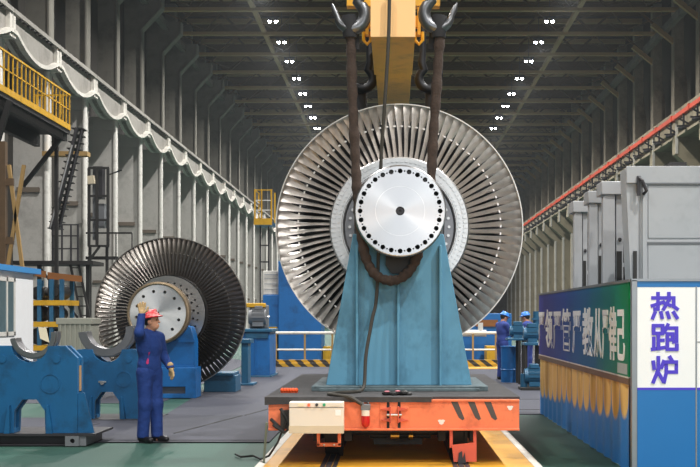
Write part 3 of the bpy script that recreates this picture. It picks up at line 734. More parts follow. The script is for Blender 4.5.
    for s in (0, 1):
        a = A_(*J['ank'][s]); fy = J.get('toe', (0, 0))[s]; c, sn = math.cos(fy), math.sin(fy); t = lambda x, z: a + A_(x * c, x * sn, z)
        sh = uni([cone(t(-.045, -.04), t(.0, -.02), .045, .05), cone(t(-.03, -.045), t(.16, -.055), .044, .036), cone(t(.13, -.055), t(.17, -.055), .04, .034)], .02)
        sh = both(sh, half((0, 0, .0), (0, 0, -1)))
        put(sh, tuple(a - A_(.2, .25, .1)), tuple(a + A_(.3, .25, .1)), 'shoe', shoe_m, h * .8)
        if gloves:
            hf = uni(hand_fs(J['wri'][s], J['hdir'][s], J['hnor'][s], J['spr'][s], J['curl'][s], J['hside'][s], .0045), .006)
            d = A_(*J['hdir'][s]); d /= np.linalg.norm(d); w_ = A_(*J['wri'][s])
            hf = uni([hf, cone(w_ - d * .035, w_ + d * .01, .046, .036)], .012)
            put(hf, tuple(w_ - .25), tuple(w_ + .25), 'glove', glove_m, min(h * .6, .006))
    fr_ = (HR, hc)
    hr_ = both(elli((-.012, 0, .03), (.102, .083, .10)), half((.03, 0, .03), (.75, 0, -.5)))
    put(hr_, (-.2, -.2, -.2), (.2, .2, .2), 'hair', hair_m, .008, frame=fr_)
    dome = both(elli((0, 0, .045), (.128, .108, .118)), half((0, 0, .052), (.12, 0, -1)))
    ht = uni([dome, both(elli((.02, 0, .056), (.152, .118, .02)), half((0, 0, .046), (0, 0, -1))), cone((-.09, 0, .135), (.08, 0, .142), .02, .02)], .012)
    hat_o = put(ht, (-.2, -.2, -.05), (.25, .2, .25), 'hard_hat', hat, .006, frame=fr_)
    for sy in (-.031, .031):
        q = R3 @ (HR @ Vector((.091, sy, .010)) + hc); MB().ell((q.x + X, q.y + Y, q.z + .012), .0095, 10).build('eye', hair_m, root)
    if pocket:
        pf = both(cone((.10, -.13, 1.06), (.115, -.105, 1.19), .022, .014), cut(uni([elli((.0, 0, 1.27), (.139, .199, .234)), elli((.0, 0, 1.02), (.136, .186, .184))], .05), elli((0, 0, 1.1), (.05, .05, .1))))
        put(pf, (.0, -.25, .95), (.2, .0, 1.3), 'pocket_flash', pink_m, .005)
    return root
J1 = dict(neck=(.0, 0, 1.47), head=(.035, 0, 1.605), hip=((.0, .09, .92), (.0, -.09, .92)), knee=((.03, .10, .50), (.01, -.09, .50)), ank=((.04, .10, .088), (-.03, -.09, .088)),
          sho=((.0, .19, 1.385), (.01, -.18, 1.40)), elb=((-.01, .27, 1.13), (.16, -.33, 1.46)), wri=((.16, .24, .98), (.12, -.25, 1.70)),
          hdir=((.35, .02, -1), (-.12, .10, 1)), hnor=((-.3, -1, -.1), (.62, -.78, 0)), spr=(.25, .85), curl=(.35, .18), hside=(1, 1), toe=(.1, -.1))
w1 = person(-3.175, 14.22, -34, 'worker in blue overalls and red hard hat, one gloved hand raised, watching the big rotor', J1, 26, 8, red_hat, cloth_b, .011, True, True)
w1.scale = (.955, .955, .965)
J2 = dict(neck=(.02, 0, 1.47), head=(.055, 0, 1.59), hip=((.0, .09, .92), (.0, -.09, .92)), knee=((.03, .10, .50), (.01, -.10, .50)), ank=((.0, .10, .088), (.0, -.11, .088)),
          sho=((.0, .19, 1.40), (.0, -.19, 1.40)), elb=((.10, .25, 1.16), (.14, -.24, 1.16)), wri=((.33, .17, 1.16), (.36, -.16, 1.17)),
          hdir=((1, -.15, .05), (1, .15, .05)), hnor=((0, -.2, -1), (0, .2, -1)), spr=(.1, .1), curl=(.4, .4), hside=(1, -1), toe=(.1, -.1))
person(2.76, 28.3, 28, 'worker in navy overalls and blue hard hat, bending to the motor above the blue drum', J2, 0, -22, blue_hat, cloth_n, .018, False)
person(3.50, 29.0, 150, 'worker in navy overalls and blue hard hat, half hidden behind the tall blue pump stand', J2, 0, -12, blue_hat, cloth_n, .018, False)

# ---------------------------------------------------------------- second rotor on its blue stand
BX, BZ, FY2, DY2 = -4.635, 1.70, 21.5, 22.75
rot2 = thing('turbine_rotor', (BX, DY2, BZ), 'dark bladed turbine rotor resting on a low blue stand behind the waving worker', 'rotor')
def r2(mb, name, mat, parent, **k):
    mb.v = [(x + BX, y, z + BZ) for x, y, z in mb.v]; return mb.build(name, mat, parent, **k)
f2r = .61
fl2 = r2(MB().prism(circ(0, 0, f2r * .90, 72), FY2, FY2 + .06, flange_holes(f2r * .70, .032, 12, 1, .2) + [circ(0, 0, .025, 16)], 'y'), 'coupling_flange', steel_dim, rot2, sharp=25)
r2(MB().lathe([(f2r * .90, FY2 + .03), (f2r * .905, FY2 - .02), (f2r * .94, FY2 - .03), (f2r * .95, FY2 + .0), (f2r, FY2 + .01), (f2r, FY2 + .22), (.42, FY2 + .25), (.42, FY2 + .07)], 0, 0, 96), 'flange_rim', bronze, fl2)
r2(MB().lathe([(0, FY2 + .061), (f2r * .9, FY2 + .061), (f2r * .9, FY2 + .07), (0, FY2 + .07)], 0, 0, 48, False), 'hole_backing', hole_m, fl2)
r2(MB().lathe([(.42, FY2 + .2), (.38, FY2 + .4), (.40, DY2 - .3), (.0, DY2 - .3), (0, FY2 + .2)], 0, 0, 64), 'shaft', steel_dim, rot2)
hd2 = r2(MB().prism(circ(0, 0, .76, 96), DY2 - .32, DY2 - .2, flange_holes(.62, .022, 28, 1, 0, 8) + flange_holes(.53, .026, 20, 1, .1, 8), 'y').lathe([(.755, DY2 - .2), (.78, DY2 - .28), (.785, DY2 + .25), (.6, DY2 + .25), (.6, DY2 - .2)], 0, 0, 96), 'hub_disc', steel, rot2, sharp=25)
r2(MB().lathe([(0, DY2 - .24), (.7, DY2 - .24), (.7, DY2 - .19), (0, DY2 - .19)], 0, 0, 48, False), 'hole_backing', hole_m, hd2)
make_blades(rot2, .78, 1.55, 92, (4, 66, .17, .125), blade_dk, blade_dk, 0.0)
r2(MB().lathe([(.5, DY2 + .25), (1.3, DY2 + .6), (1.3, DY2 + .7), (.5, DY2 + 2.6), (.35, DY2 + 2.7), (0, DY2 + 2.7), (0, DY2)], 0, 0, 64), 'drum', core_m, rot2)
st2 = thing('rotor_stand', (-4.4, 21.9, 0), 'blue steel stand carrying the dark rotor behind the waving worker', 'stand')
MB().prism([(-5.15, .62), (-3.98, .62), (-3.98, 1.15), (-4.05, 1.42)] + circ(BX, BZ, .44, 12, -.55, -PI + .55, True) + [(-5.15, 1.42)], 21.85, 22.25, axis='y').build('cradle', blue_mach, st2, bevel=.01)
lw = MB().prism([(-5.25, .012), (-3.94, .012), (-3.94, .62), (-5.25, .62)], 21.75, 22.35, [[(-4.75, .10), (-4.75, .24), (-4.15, .24), (-4.15, .10)]], axis='y').build('base_box', blue_mach, st2, bevel=.01)
MB().box(-4.73, -4.17, 21.9, 21.92, .10, .24).build('slot_plate', grey_dark, lw)
MB().box(-5.0, -3.96, 21.80, 21.87, .60, .66).box(-5.0, -3.98, 21.82, 21.86, 1.12, 1.15).each('flange_strip', blue_mach, st2)
tag(MB().box(-4.1, -3.42, 23.6, 24.4, .01, .36).box(-4.05, -3.46, 23.55, 24.45, .36, .42).build('support_block', teal_mach, bevel=.01), 'low dark blue support block on the floor under the dark rotor blades', 'block')
tag(MB().box(-3.62, -3.46, 25.9, 26.4, .01, 1.08).box(-3.72, -3.32, 25.8, 26.5, .01, .06).box(-3.68, -3.40, 25.85, 26.45, 1.0, 1.1).build('support_post', teal_mach, bevel=.01), 'narrow dark blue post stand just beside the dark rotor blades', 'stand')

# ---------------------------------------------------------------- blue bearing saddles and half shells
def saddle(x, y, z0, dep, label):
    r = thing('bearing_saddle', (x, y, z0), label, 'saddle', 'blue bearing saddles')
    nr = .235; zt = 1.09
    ar = circ(0, zt + .03, nr, 16, -.13, -PI + .13, True)
    out = [(-.62, 0), (-.62, zt - .16), (-.46, zt), (-nr - .02, zt)] + ar[::-1] + [(nr + .02, zt), (.45, zt), (.60, zt - .15), (.60, 0), (.20, 0), (.19, .28), (.09, .42), (-.09, .42), (-.19, .28), (-.20, 0)]
    MB().prism([(x + u, z0 + v) for u, v in out], y, y + .07, axis='y').build('face_plate', blue_saddle, r, bevel=.006)
    MB().prism([(x + u, z0 + v) for u, v in out], y + dep - .07, y + dep, axis='y').build('face_plate', blue_saddle, r)
    MB().box(x + .53, x + .585, y + .05, y + dep - .05, z0, z0 + zt - .17).box(x - .61, x - .55, y + .05, y + dep - .05, z0, z0 + zt - .17).each('end_plate', blue_saddle, r)
    MB().box(x + .585, x + .60, y + .09, y + dep - .08, z0 + .52, z0 + .84).build('label_strip', M('strip_tan', '#a5835e', .7), r)
    MB().box(x - .585, x - .2, y + .05, y + dep - .05, z0 + .0, z0 + .05).box(x - .18, x + .18, y + .07, y + dep - .07, z0 + zt - .36, z0 + zt - .26).each('web', blue_saddle, r)
    for s in (-1, 1):
        MB().prism([(x + s * .60, z0), (x + s * .80, z0), (x + s * .68, z0 + .5), (x + s * .60, z0 + .5)], y + .02, y + .06, axis='y').prism([(x + s * .23, z0), (x + s * .30, z0), (x + s * .25, z0 + .35), (x + s * .23, z0 + .35)], y - .07, y, axis='y').each('gusset', blue_saddle, r)
        for q in (.34,):
            b = MB().v and None
            MB().cyl((x + s * q, y - .015, z0 + zt - .16), (x + s * q, y, z0 + zt - .16), .05, n=20).build('boss', blue_saddle, r)
    m = MB(); cx_, cz_ = x + .26, z0 + .62
    for ro, ri in ((.125, .112),): m.prism([(u, v) for u, v in circ(cx_, cz_, ro, 32)], y - .008, y, [circ(cx_, cz_, ri, 32)], axis='y')
    m.build('boss_ring', blue_saddle, r)
    return r
saddle(-4.585, 13.8, .165, .26, 'blue bearing saddle nearest the camera, bolted on a dark base beam')
s2 = saddle(-4.53, 17.3, .02, .34, 'blue bearing saddle standing behind and right beside the waving worker')
MB().prism(circ(-4.60, .585, .03, 14), 17.27, 17.3, axis='y').box(-4.66, -4.54, 17.28, 17.3, .59, .615).build('lifting_eye', steel_ring, s2)
bb = thing('base_beam', (-4.7, 14.1, 0), 'dark steel base beam under the nearest blue saddle', 'beam')
MB().box(-6.0, -3.74, 13.72, 14.6, .135, .163).build('top_flange', dark_steel, bb)
MB().box(-6.0, -3.95, 13.85, 13.9, .012, .135).box(-6.0, -3.95, 13.76, 14.0, .012, .03).box(-6, -3.95, 14.4, 14.45, .012, .135).build('web', dark_steel, bb)
MB().prism([(-4.11, .012), (-3.94, .012), (-3.94, .135), (-4.11, .135)], 13.7, 13.74, [circ(-4.02, .075, .03, 14)], axis='y').box(-3.95, -3.86, 13.74, 14.5, .012, .135).build('end_bracket', grey_dark, bb)
tag(MB().box(-5.3, -3.75, 17.15, 18.2, .0, .02).build('base_plate', dark_steel), 'thin dark plate on the floor under the saddle beside the worker', 'plate')
def half_ring(px, py, D, ro, ri, ln, tilt, label):
    X, Y, Z = W(px, py, D)
    a0, a1 = PI + tilt, 2 * PI + tilt
    m = MB().prism(circ(X, Z, ro, 28, a0, a1, True) + circ(X, Z, ri, 28, a1, a0, True), Y, Y + ln, axis='y')
    m.prism(circ(X, Z, ro + .02, 28, a0, a1, True) + circ(X, Z, ro, 28, a1, a0, True), Y + .03, Y + .06, axis='y')
    return tag(m.build('bearing_shell', shell_m, bevel=.004), label, 'half ring', 'steel half rings on the saddles')
half_ring(33, 335, 13.82, .285, .225, .22, .16, 'steel half ring lying in the notch of the nearest blue saddle')
half_ring(106, 329, 17.34, .43, .31, .28, .12, 'thick steel half ring lying in the saddle beside the waving worker')
X, Y, Z = W(44.5, 341, 14.041)
tag(MB().prism([(X - .055, Z + .03), (X + .06, Z - .02), (X + .02, Z + .17), (X - .08, Z + .18)], Y, Y + .006, axis='y').build('paper_sheet', paper_m), 'cream paper sheet stuck up behind the half ring of the nearest saddle', 'paper')
# ---------------------------------------------------------------- banner fence and front sign
FX, FYN, FYF = 2.42, 11.29, 18.45
fence = thing('banner_fence', (FX, 14.6, 0), 'long blue fence with silver slogan characters and golden lower panels beside the cart lane', 'fence')
def ramp_mat(name, fn):
    m = M(name, '#ffffff', .45, spec=.15); nt = m.node_tree; N = nt.nodes; L = nt.links; fn(nt, N, L, N['Principled BSDF']); return m
def banner_nodes(nt, N, L, b):
    tc = N.new('ShaderNodeTexCoord'); sp = N.new('ShaderNodeSeparateXYZ'); L.new(tc.outputs['Object'], sp.inputs[0])
    mr = N.new('ShaderNodeMapRange'); mr.inputs[1].default_value = FYN - 14.6; mr.inputs[2].default_value = FYF - 14.6; L.new(sp.outputs['Y'], mr.inputs[0])
    nz = N.new('ShaderNodeTexNoise'); nz.inputs['Scale'].default_value = 1.5; L.new(tc.outputs['Object'], nz.inputs['Vector'])
    ad = N.new('ShaderNodeMath'); ad.operation = 'MULTIPLY_ADD'; ad.inputs[1].default_value = .25; L.new(nz.outputs['Fac'], ad.inputs[0]); L.new(mr.outputs[0], ad.inputs[2])
    r = N.new('ShaderNodeValToRGB'); e = r.color_ramp.elements
    e[0].position = .1; e[0].color = lin('#0a7a40'); e[1].position = 1.0; e[1].color = lin('#33308a')
    for p, c in ((.28, '#0c7a72'), (.45, '#0f5f8c'), (.75, '#1d3f9a')): q = e.new(p); q.color = lin(c)
    L.new(ad.outputs[0], r.inputs[0]); L.new(r.outputs[0], b.inputs['Base Color'])
banner_m = ramp_mat('banner_print', banner_nodes)
def lower_nodes(nt, N, L, b):                            # golden colour with a scalloped lower edge on blue
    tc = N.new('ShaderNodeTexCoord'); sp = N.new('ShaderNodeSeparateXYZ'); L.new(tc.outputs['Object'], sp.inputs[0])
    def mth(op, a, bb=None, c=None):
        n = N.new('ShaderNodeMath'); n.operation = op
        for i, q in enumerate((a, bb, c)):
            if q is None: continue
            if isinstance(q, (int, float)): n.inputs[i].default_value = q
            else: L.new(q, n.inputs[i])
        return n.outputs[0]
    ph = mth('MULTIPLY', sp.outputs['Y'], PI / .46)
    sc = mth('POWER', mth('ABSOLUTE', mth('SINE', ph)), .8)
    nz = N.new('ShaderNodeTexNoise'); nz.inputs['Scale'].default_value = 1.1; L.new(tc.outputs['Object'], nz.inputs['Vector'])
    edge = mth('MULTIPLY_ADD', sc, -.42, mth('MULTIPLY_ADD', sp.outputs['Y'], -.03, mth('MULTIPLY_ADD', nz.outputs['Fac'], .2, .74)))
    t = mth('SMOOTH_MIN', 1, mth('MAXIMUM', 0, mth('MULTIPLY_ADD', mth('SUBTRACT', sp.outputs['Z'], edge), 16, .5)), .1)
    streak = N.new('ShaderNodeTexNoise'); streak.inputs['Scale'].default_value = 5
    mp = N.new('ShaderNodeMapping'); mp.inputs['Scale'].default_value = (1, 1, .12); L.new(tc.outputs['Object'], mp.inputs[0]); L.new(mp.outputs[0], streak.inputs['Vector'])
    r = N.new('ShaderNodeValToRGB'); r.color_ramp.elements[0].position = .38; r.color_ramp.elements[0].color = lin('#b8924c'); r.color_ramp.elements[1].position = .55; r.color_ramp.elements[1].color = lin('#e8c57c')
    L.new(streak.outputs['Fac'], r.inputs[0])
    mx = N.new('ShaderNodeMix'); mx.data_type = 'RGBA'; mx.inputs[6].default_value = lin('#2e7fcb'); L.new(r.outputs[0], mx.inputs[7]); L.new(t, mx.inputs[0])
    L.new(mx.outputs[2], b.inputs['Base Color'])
lower_m = ramp_mat('lower_scallop', lower_nodes); lower_m.node_tree.nodes['Principled BSDF'].inputs['Roughness'].default_value = .45
bn = MB().box(FX - .01, FX + .03, FYN + .06, FYF - .03, 1.0, 1.98).build('banner_board', banner_m, fence)
bn_lines = MB().box(FX - .014, FX - .01, FYN + .06, FYF - .03, .985, 1.0).build('white_line', white_pipe, fence)
MB().box(FX - .016, FX + .03, FYN + .06, FYF - .03, .92, .985).build('brown_strip', M('strip_brown', '#6e5640', .5), fence)
MB().box(FX - .013, FX - .009, FYN + .12, FYN + .62, 1.02, 1.13).build('small_notice', M('notice_grey', '#a9b4b4', .4), fence)
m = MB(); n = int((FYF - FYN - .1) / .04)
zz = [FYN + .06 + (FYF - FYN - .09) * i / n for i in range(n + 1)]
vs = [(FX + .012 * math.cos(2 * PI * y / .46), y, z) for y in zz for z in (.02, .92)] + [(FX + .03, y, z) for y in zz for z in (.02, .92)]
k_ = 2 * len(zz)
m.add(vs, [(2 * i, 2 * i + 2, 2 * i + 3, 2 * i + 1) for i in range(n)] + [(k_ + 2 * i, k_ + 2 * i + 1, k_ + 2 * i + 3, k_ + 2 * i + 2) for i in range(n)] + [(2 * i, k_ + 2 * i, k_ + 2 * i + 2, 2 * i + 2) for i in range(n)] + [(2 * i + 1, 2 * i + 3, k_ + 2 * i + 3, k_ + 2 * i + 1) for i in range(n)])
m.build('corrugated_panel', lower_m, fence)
MB().box(FX - .02, FX + .04, FYN, FYF, 1.98, 2.01).build('top_rail', grey_dark, fence)
for y in (FYF - .03, 15.7, 13.5):
    MB().box(FX + .03, FX + .08, y, y + .05, 0, 1.98).each('post', frame_alu, fence)
def glyph(ch, y, wd, ht, zb):
    c = bpy.data.curves.new('slogan', 'FONT'); c.body = ch; c.extrude = .004; c.offset = .018
    t = bpy.data.objects.new('slogan', c); C.objects.link(t); bpy.context.view_layer.update()
    me = bpy.data.meshes.new_from_object(t.evaluated_get(bpy.context.evaluated_depsgraph_get())); bpy.data.objects.remove(t)
    mb = MB(); mb.add([(FX - .014 + v.co.z, y - v.co.x * wd, zb + (v.co.y + .08) * ht) for v in me.vertices], [tuple(p.vertices) for p in me.polygons])
    mb.build('slogan_character', text_silver, bn, smooth=False)
# far end to near end
FS = lambda px: F * FX / (px - VX)
for ch, a, b in (('严', 539.3, 545.5), ('领', 546.2, 553.2), ('严', 554, 562.3), ('管', 562.8, 571.5), ('严', 573.5, 582), ('教', 583.5, 594), ('从', 595, 602.6), ('严', 603.3, 609.5), ('律', 610.2, 617.5), ('己', 618, 626)):
    ya, yb_ = FS(a), FS(b); glyph(ch, ya, (ya - yb_) / .98, .62, 1.155)

sign = thing('sign_board', (3.5, 11.25, 0), 'white and blue sign board with three violet characters in front of the grey furnace', 'sign')
SYD = 11.22
MB().box(FX + .04, 4.6, SYD, SYD + .04, 0, .885).build('blue_panel', sign_blue, sign)
wp = MB().box(FX + .04, 4.6, SYD, SYD + .04, .885, 1.93).build('white_panel', sign_white, sign)
MB().box(FX + .04, 4.6, SYD - .002, SYD + .04, .875, .90).build('violet_line', sign_violet, sign)
MB().box(FX + .04, 4.6, SYD - .002, SYD + .04, 1.925, 1.985).build('blue_band', sign_blue, sign)
MB().box(FX - .01, 4.6, SYD - .012, SYD + .05, 1.985, 2.01).build('top_frame', frame_alu, sign)
MB().box(FX - .01, FX + .05, SYD - .012, SYD + .05, 0, 2.0).build('corner_post', frame_alu, sign, bevel=.006)
MB().box(3.065, 3.08, SYD - .004, SYD, 0, 1.93).box(3.08, 4.6, SYD - .004, SYD, 1.36, 1.37).build('panel_joint', frame_alu, sign)
STR = {'r': [((5, 80), (42, 80)), ((25, 97), (25, 38)), ((3, 50), (45, 64)), ((25, 38), (13, 38)), ((50, 80), (84, 80)), ((84, 80), (84, 48)), ((84, 48), (97, 38)), ((66, 97), (66, 72)), ((66, 72), (46, 38)), ((50, 60), (70, 52)),
             ((13, 24), (5, 4)), ((36, 24), (40, 6)), ((60, 24), (66, 6)), ((84, 24), (96, 5))],
       'p': [((8, 95), (42, 95)), ((42, 95), (42, 66)), ((42, 66), (8, 66)), ((8, 66), (8, 95)), ((26, 66), (26, 8)), ((26, 40), (44, 40)), ((9, 48), (9, 7)), ((4, 6), (46, 12)), ((62, 98), (50, 72)), ((56, 86), (95, 86)), ((95, 86), (95, 36)), ((95, 36), (84, 34)),
             ((60, 64), (80, 64)), ((80, 64), (80, 42)), ((80, 42), (60, 42)), ((60, 64), (60, 6)), ((60, 6), (96, 6)), ((96, 6), (96, 22))],
       'l': [((26, 97), (26, 52)), ((26, 52), (7, 5)), ((26, 40), (44, 8)), ((7, 80), (10, 56)), ((46, 82), (38, 60)), ((70, 98), (76, 88)), ((56, 80), (94, 80)), ((94, 80), (94, 42)), ((56, 42), (94, 42)), ((56, 80), (56, 40)), ((56, 40), (48, 5))]}
kk = 0
for key, zt_, zb_ in (('r', 1.868, 1.60), ('p', 1.545, 1.275), ('l', 1.215, .945)):
    m = MB(); X0, X1 = 2.615, 2.885
    for (ax_, ay), (bx, by) in STR[key]:
        a = Vector((X0 + (X1 - X0) * ax_ / 100, 0, zb_ + (zt_ - zb_) * ay / 100)); b = Vector((X0 + (X1 - X0) * bx / 100, 0, zb_ + (zt_ - zb_) * by / 100))
        d = (b - a).normalized() * .0165; p = Vector((-d.z, 0, d.x)) * 1.12; kk = (kk + 1) % 20; sy_ = SYD - .004 - kk * .0004
        q = [a - d - p, b + d - p, b + d + p, a - d + p]
        m.add([(v.x, sy_, v.z) for v in q] + [(v.x, SYD, v.z) for v in q], [(0, 1, 2, 3), (0, 1, 5, 4), (1, 2, 6, 5), (2, 3, 7, 6), (3, 0, 4, 7)])
    m.build('character', sign_violet, wp, smooth=False)

# ---------------------------------------------------------------- grey furnace behind the fence
fu = thing('furnace', (4, 13.5, 0), 'large grey sheet metal furnace cabinet standing behind the white sign', 'furnace')
fx0 = 2.73; fd = 13.0
MB().box(fx0 + .17, 6.5, fd, 13.45, 0, 3.38).box(3.45, 6.5, 13.4, 14.1, 0, 3.3).build('cabinet_body', grey_mach, fu, bevel=.01)
MB().add([(fx0, fd + .03, 3.38), (fx0 + .18, fd + .03, 3.38), (fx0 + .18, fd + .03, 0), (fx0 + .16, fd + .03, 0), (fx0, fd + .35, 3.38), (fx0 + .18, fd + .35, 3.38), (fx0 + .18, fd + .35, 0), (fx0 + .16, fd + .35, 0)],
         [(0, 1, 2, 3), (4, 5, 6, 7), (0, 1, 5, 4), (1, 2, 6, 5), (2, 3, 7, 6), (3, 0, 4, 7)]).build('side_flap', grey_mach, fu)
MB().box(fx0 + .0, 6.5, fd - .03, fd, 3.2, 3.40).box(fx0 + .19, fx0 + .24, fd - .03, fd, 0, 3.2).box(fx0 + .24, 6.5, fd - .02, fd, 2.50, 2.53).build('door_frame', grey_mach, fu, bevel=.005)
MB().box(fx0 + .26, 6.5, fd - .012, fd, 2.55, 3.17).box(fx0 + .26, 6.5, fd - .012, fd, 1.5, 2.48).build('door_panel', grey_mach, fu, bevel=.01)
MB().box(fx0 + .19, 6.5, fd - .034, fd - .02, 3.185, 3.2).box(fx0 + .24, 6.5, fd - .024, fd - .01, 2.485, 2.50).each('seam', grey_dark, fu)
MB().tube([(fx0 + .14, fd - .05, 3.26), (fx0 + .17, fd - .1, 3.22), (fx0 + .22, fd - .1, 3.10), (fx0 + .2, fd - .04, 3.07)], .02, 8).box(fx0 + .12, fx0 + .16, fd - .06, fd - .02, 3.05, 3.28).build('latch_handle', dark_steel, fu)
MB().box(fx0 + .09, fx0 + .13, fd + .0, fd + .04, 1.6, 2.4).box(3.3, 3.5, 13.2, 13.5, 3.4, 3.48).each('dark_slot', black_steel, fu)
ulab = ['grey furnace door upright beside the furnace cabinet, tallest of the row', 'grey furnace door upright in the middle of the row of uprights', 'grey furnace door upright farthest from the furnace cabinet']
for i, (px0, px1, py, D) in enumerate(((602, 624, 182, 14.3), (588.5, 604, 191.5, 15.4), (573.5, 588, 201.5, 16.7))):
    xa, _, zt_ = W(px0, py, D); xb = W(px1, py, D)[0]
    r = thing('furnace_upright', ((xa + xb) / 2, D, 0), ulab[i], 'machine frame', 'furnace door uprights')
    w_ = xb - xa
    MB().box(xa - .02, xb + .02, D - .08, D + .3, zt_ - .17, zt_).build('head_box', grey_mach, r, bevel=.01)
    sh = MB().box(xa + w_ * .06, xa + w_ * .56, D - .04, D + .14, 0, zt_ - .17).build('shaft', grey_mach, r, bevel=.006)
    MB().box(xa + w_ * .02, xa + w_ * .12, D - .05, D - .04, .3, zt_ - .2).build('cover_strip', grey_mach, r)
    MB().box(xa + w_ * .64, xb - .01, D, D + .12, 0, zt_ - .17).build('guide_channel', grey_mach, r, bevel=.006)
    MB().box(xa + w_ * .66, xb - .03, D - .012, D, 0.2, zt_ - .9).build('rack', black_steel, r)
    for z in (zt_ - .75, zt_ - 1.55): MB().ell((xa + w_ * .8, D - .02, z), (.025, .02, .03), 8).build('bolt_head', dark_steel, r)
    for z in (zt_ - 1.1, zt_ - 1.35): MB().box(xa + w_ * .62, xb + .10, D + .02, D + .1, z, z + .05).build('cross_bar', grey_mach, r)
    MB().box(xa + w_ * .57, xb + .12, D + .25, D + .3, .3, zt_ - .45).build('dark_grille', black_steel, r)

# ---------------------------------------------------------------- pumps and motors near the far workers
def motor_mesh(x, y, z, L, r, par, mat=teal_mach):
    b = MB().cyl((x - L / 2, y, z), (x + L / 2, y, z), r, n=24)
    for k in range(9):
        a = PI * k / 8; b.bar((x - L * .4, y + (r + .015) * math.cos(a), z + (r + .015) * math.sin(a)), (x + L * .4, y + (r + .015) * math.cos(a), z + (r + .015) * math.sin(a)), .012, .05)
    o = b.build('motor_housing', mat, par)
    MB().cyl((x - L * .62, y, z), (x - L * .48, y, z), r * .95, n=24).build('fan_cover', mat, par)
    MB().box(x - .1, x + .1, y - .1, y + .1, z + r, z + r + .1).build('terminal_box', mat, par, bevel=.01)
    MB().cyl((x + L * .5, y, z), (x + L * .72, y, z), .035, n=12).build('drive_shaft', steel_ring, par)
    MB().box(x - L * .35, x + L * .35, y - r, y + r, z - r - .05, z - r * .7).build('foot', mat, par)
bench = thing('steel_bench', (3.12, 26.6, 0), 'dark narrow steel bench carrying a blue motor beside the blue helmeted worker', 'bench')
MB().box(2.70, 3.18, 26.3, 26.9, 1.06, 1.11).build('bench_top', teal_mach, bench, bevel=.008)
for x in (2.98, 3.12):
    for y in (26.34, 26.86): MB().box(x - .03, x + .03, y - .03, y + .03, .012, 1.06).each('leg', black_steel, bench)
mo = thing('electric_motor', (2.96, 26.6, 1.11), 'small blue motor on the dark bench beside the worker bending', 'motor'); motor_mesh(2.96, 26.6, 1.285, .30, .125, mo)
dr = thing('blue_drum', (2.86, 27.2, .012), 'blue steel drum on the floor below the motor bench', 'drum')
MB().tube([(2.86, 27.2, .012), (2.86, 27.2, .3), (2.86, 27.2, .31), (2.86, 27.2, .33), (2.86, 27.2, .34), (2.86, 27.2, .88)], [.24, .24, .252, .252, .24, .24], 28).build('drum_body', blue_mach, dr)
MB().tube([(2.86, 27.2, .87), (2.86, 27.2, .90)], .252, 28).build('drum_rim', blue_mach, dr)
pu = thing('pump_stand', (3.3, 25, 0), 'tall dark blue pump stand rising right beside the far end of the banner fence', 'pump')
MB().box(2.92, 3.55, 24.8, 25.4, .98, 1.04).build('shelf', teal_mach, pu, bevel=.008)
MB().box(3.20, 3.32, 25.0, 25.2, .012, .98).box(2.96, 3.0, 24.9, 24.98, .012, .98).each('leg', black_steel, pu)
motor_mesh(3.12, 25.1, 1.235, .30, .145, pu); MB().cyl((3.24, 25.1, 1.3), (3.24, 25.1, 1.75), .09, n=16).box(3.13, 3.35, 25.0, 25.2, 1.55, 1.6).build('riser', teal_mach, pu)
fp = thing('floor_pump', (3.2, 24.4, .012), 'blue pump on a dark base plate on the floor near the banner fence', 'pump')
MB().box(2.76, 3.5, 24.1, 24.7, .012, .07).build('base_plate', black_steel, fp, bevel=.006)
motor_mesh(3.08, 24.4, .31, .34, .17, fp); MB().cyl((2.86, 24.4, .07), (2.86, 24.4, .36), .08, n=16).build('volute', teal_mach, fp)
# hazard curb and railing across the hall
hz = thing('hazard_curb', (-.4, 35.6, 0), 'low yellow and black striped kerb running behind the cart under the white railing', 'kerb')
MB().box(-4.15, 3.45, 35.5, 35.75, .0, .13).build('kerb_face', hazard, hz); MB().box(-4.15, 3.45, 35.75, 36.1, 0, .22).build('kerb_step', hazard, hz)
rl = thing('guard_railing', (-.4, 36, .22), 'white and yellow guard railing standing on the striped kerb behind the cart', 'railing')
MB().tube([(-4.15, 36, 1.10), (3.4, 36, 1.10)], .05, 10).build('top_rail', white_pipe, rl)
MB().tube([(-4.1, 36, .55), (3.4, 36, .55)], .03, 8).build('mid_rail', white_pipe, rl)
for x in (-3.9, -2.95, -2.05, -1.75, 2.55, 3.3): MB().box(x - .03, x + .03, 35.97, 36.03, .22, 1.08).each('post', wood_pale, rl)
# big blue machine behind
bm_ = thing('blue_machine', (-3, 41.5, 0), 'tall bright blue machine housing behind the guard railing and the big rotor', 'machine')
MB().box(-4.35, -2.75, 41, 43, 0, 3.7).build('housing', blue_mach, bm_, bevel=.02)
MB().box(-4.95, -4.36, 41.2, 43, 1.1, 2.45).build('switch_box', blue_mach, bm_, bevel=.02)
MB().box(-4.95, -4.36, 41.25, 42.9, 2.46, 3.35).build('white_cabinet', white_pipe, bm_, bevel=.02)
for z in (2.65, 2.85, 3.05, 3.2): MB().box(-4.9, -4.4, 41.24, 41.25, z, z + .03).build('louvre', grey_mach, bm_)
MB().box(-4.9, -4.75, 41.3, 42.8, 0, 1.1).box(-4.55, -4.42, 41.3, 42.8, 0, 1.1).each('leg', teal_mach, bm_)
MB().box(-4.95, -4.4, 41.1, 41.2, .95, 1.25).box(-4.95, -4.4, 41.1, 41.2, .45, .6).each('yellow_beam', yellow_paint, bm_)
MB().box(-2.72, -2.45, 41.5, 42.5, 0, .5).build('yellow_guard', yellow_paint, bm_)
tw = thing('service_platform', (-4.6, 40, 0), 'small yellow railed service platform high on a grey mast beside the blue machine', 'platform')
MB().box(-5.05, -4.4, 39.4, 40.6, 4.92, 5.05).build('deck', teal_mach, tw)
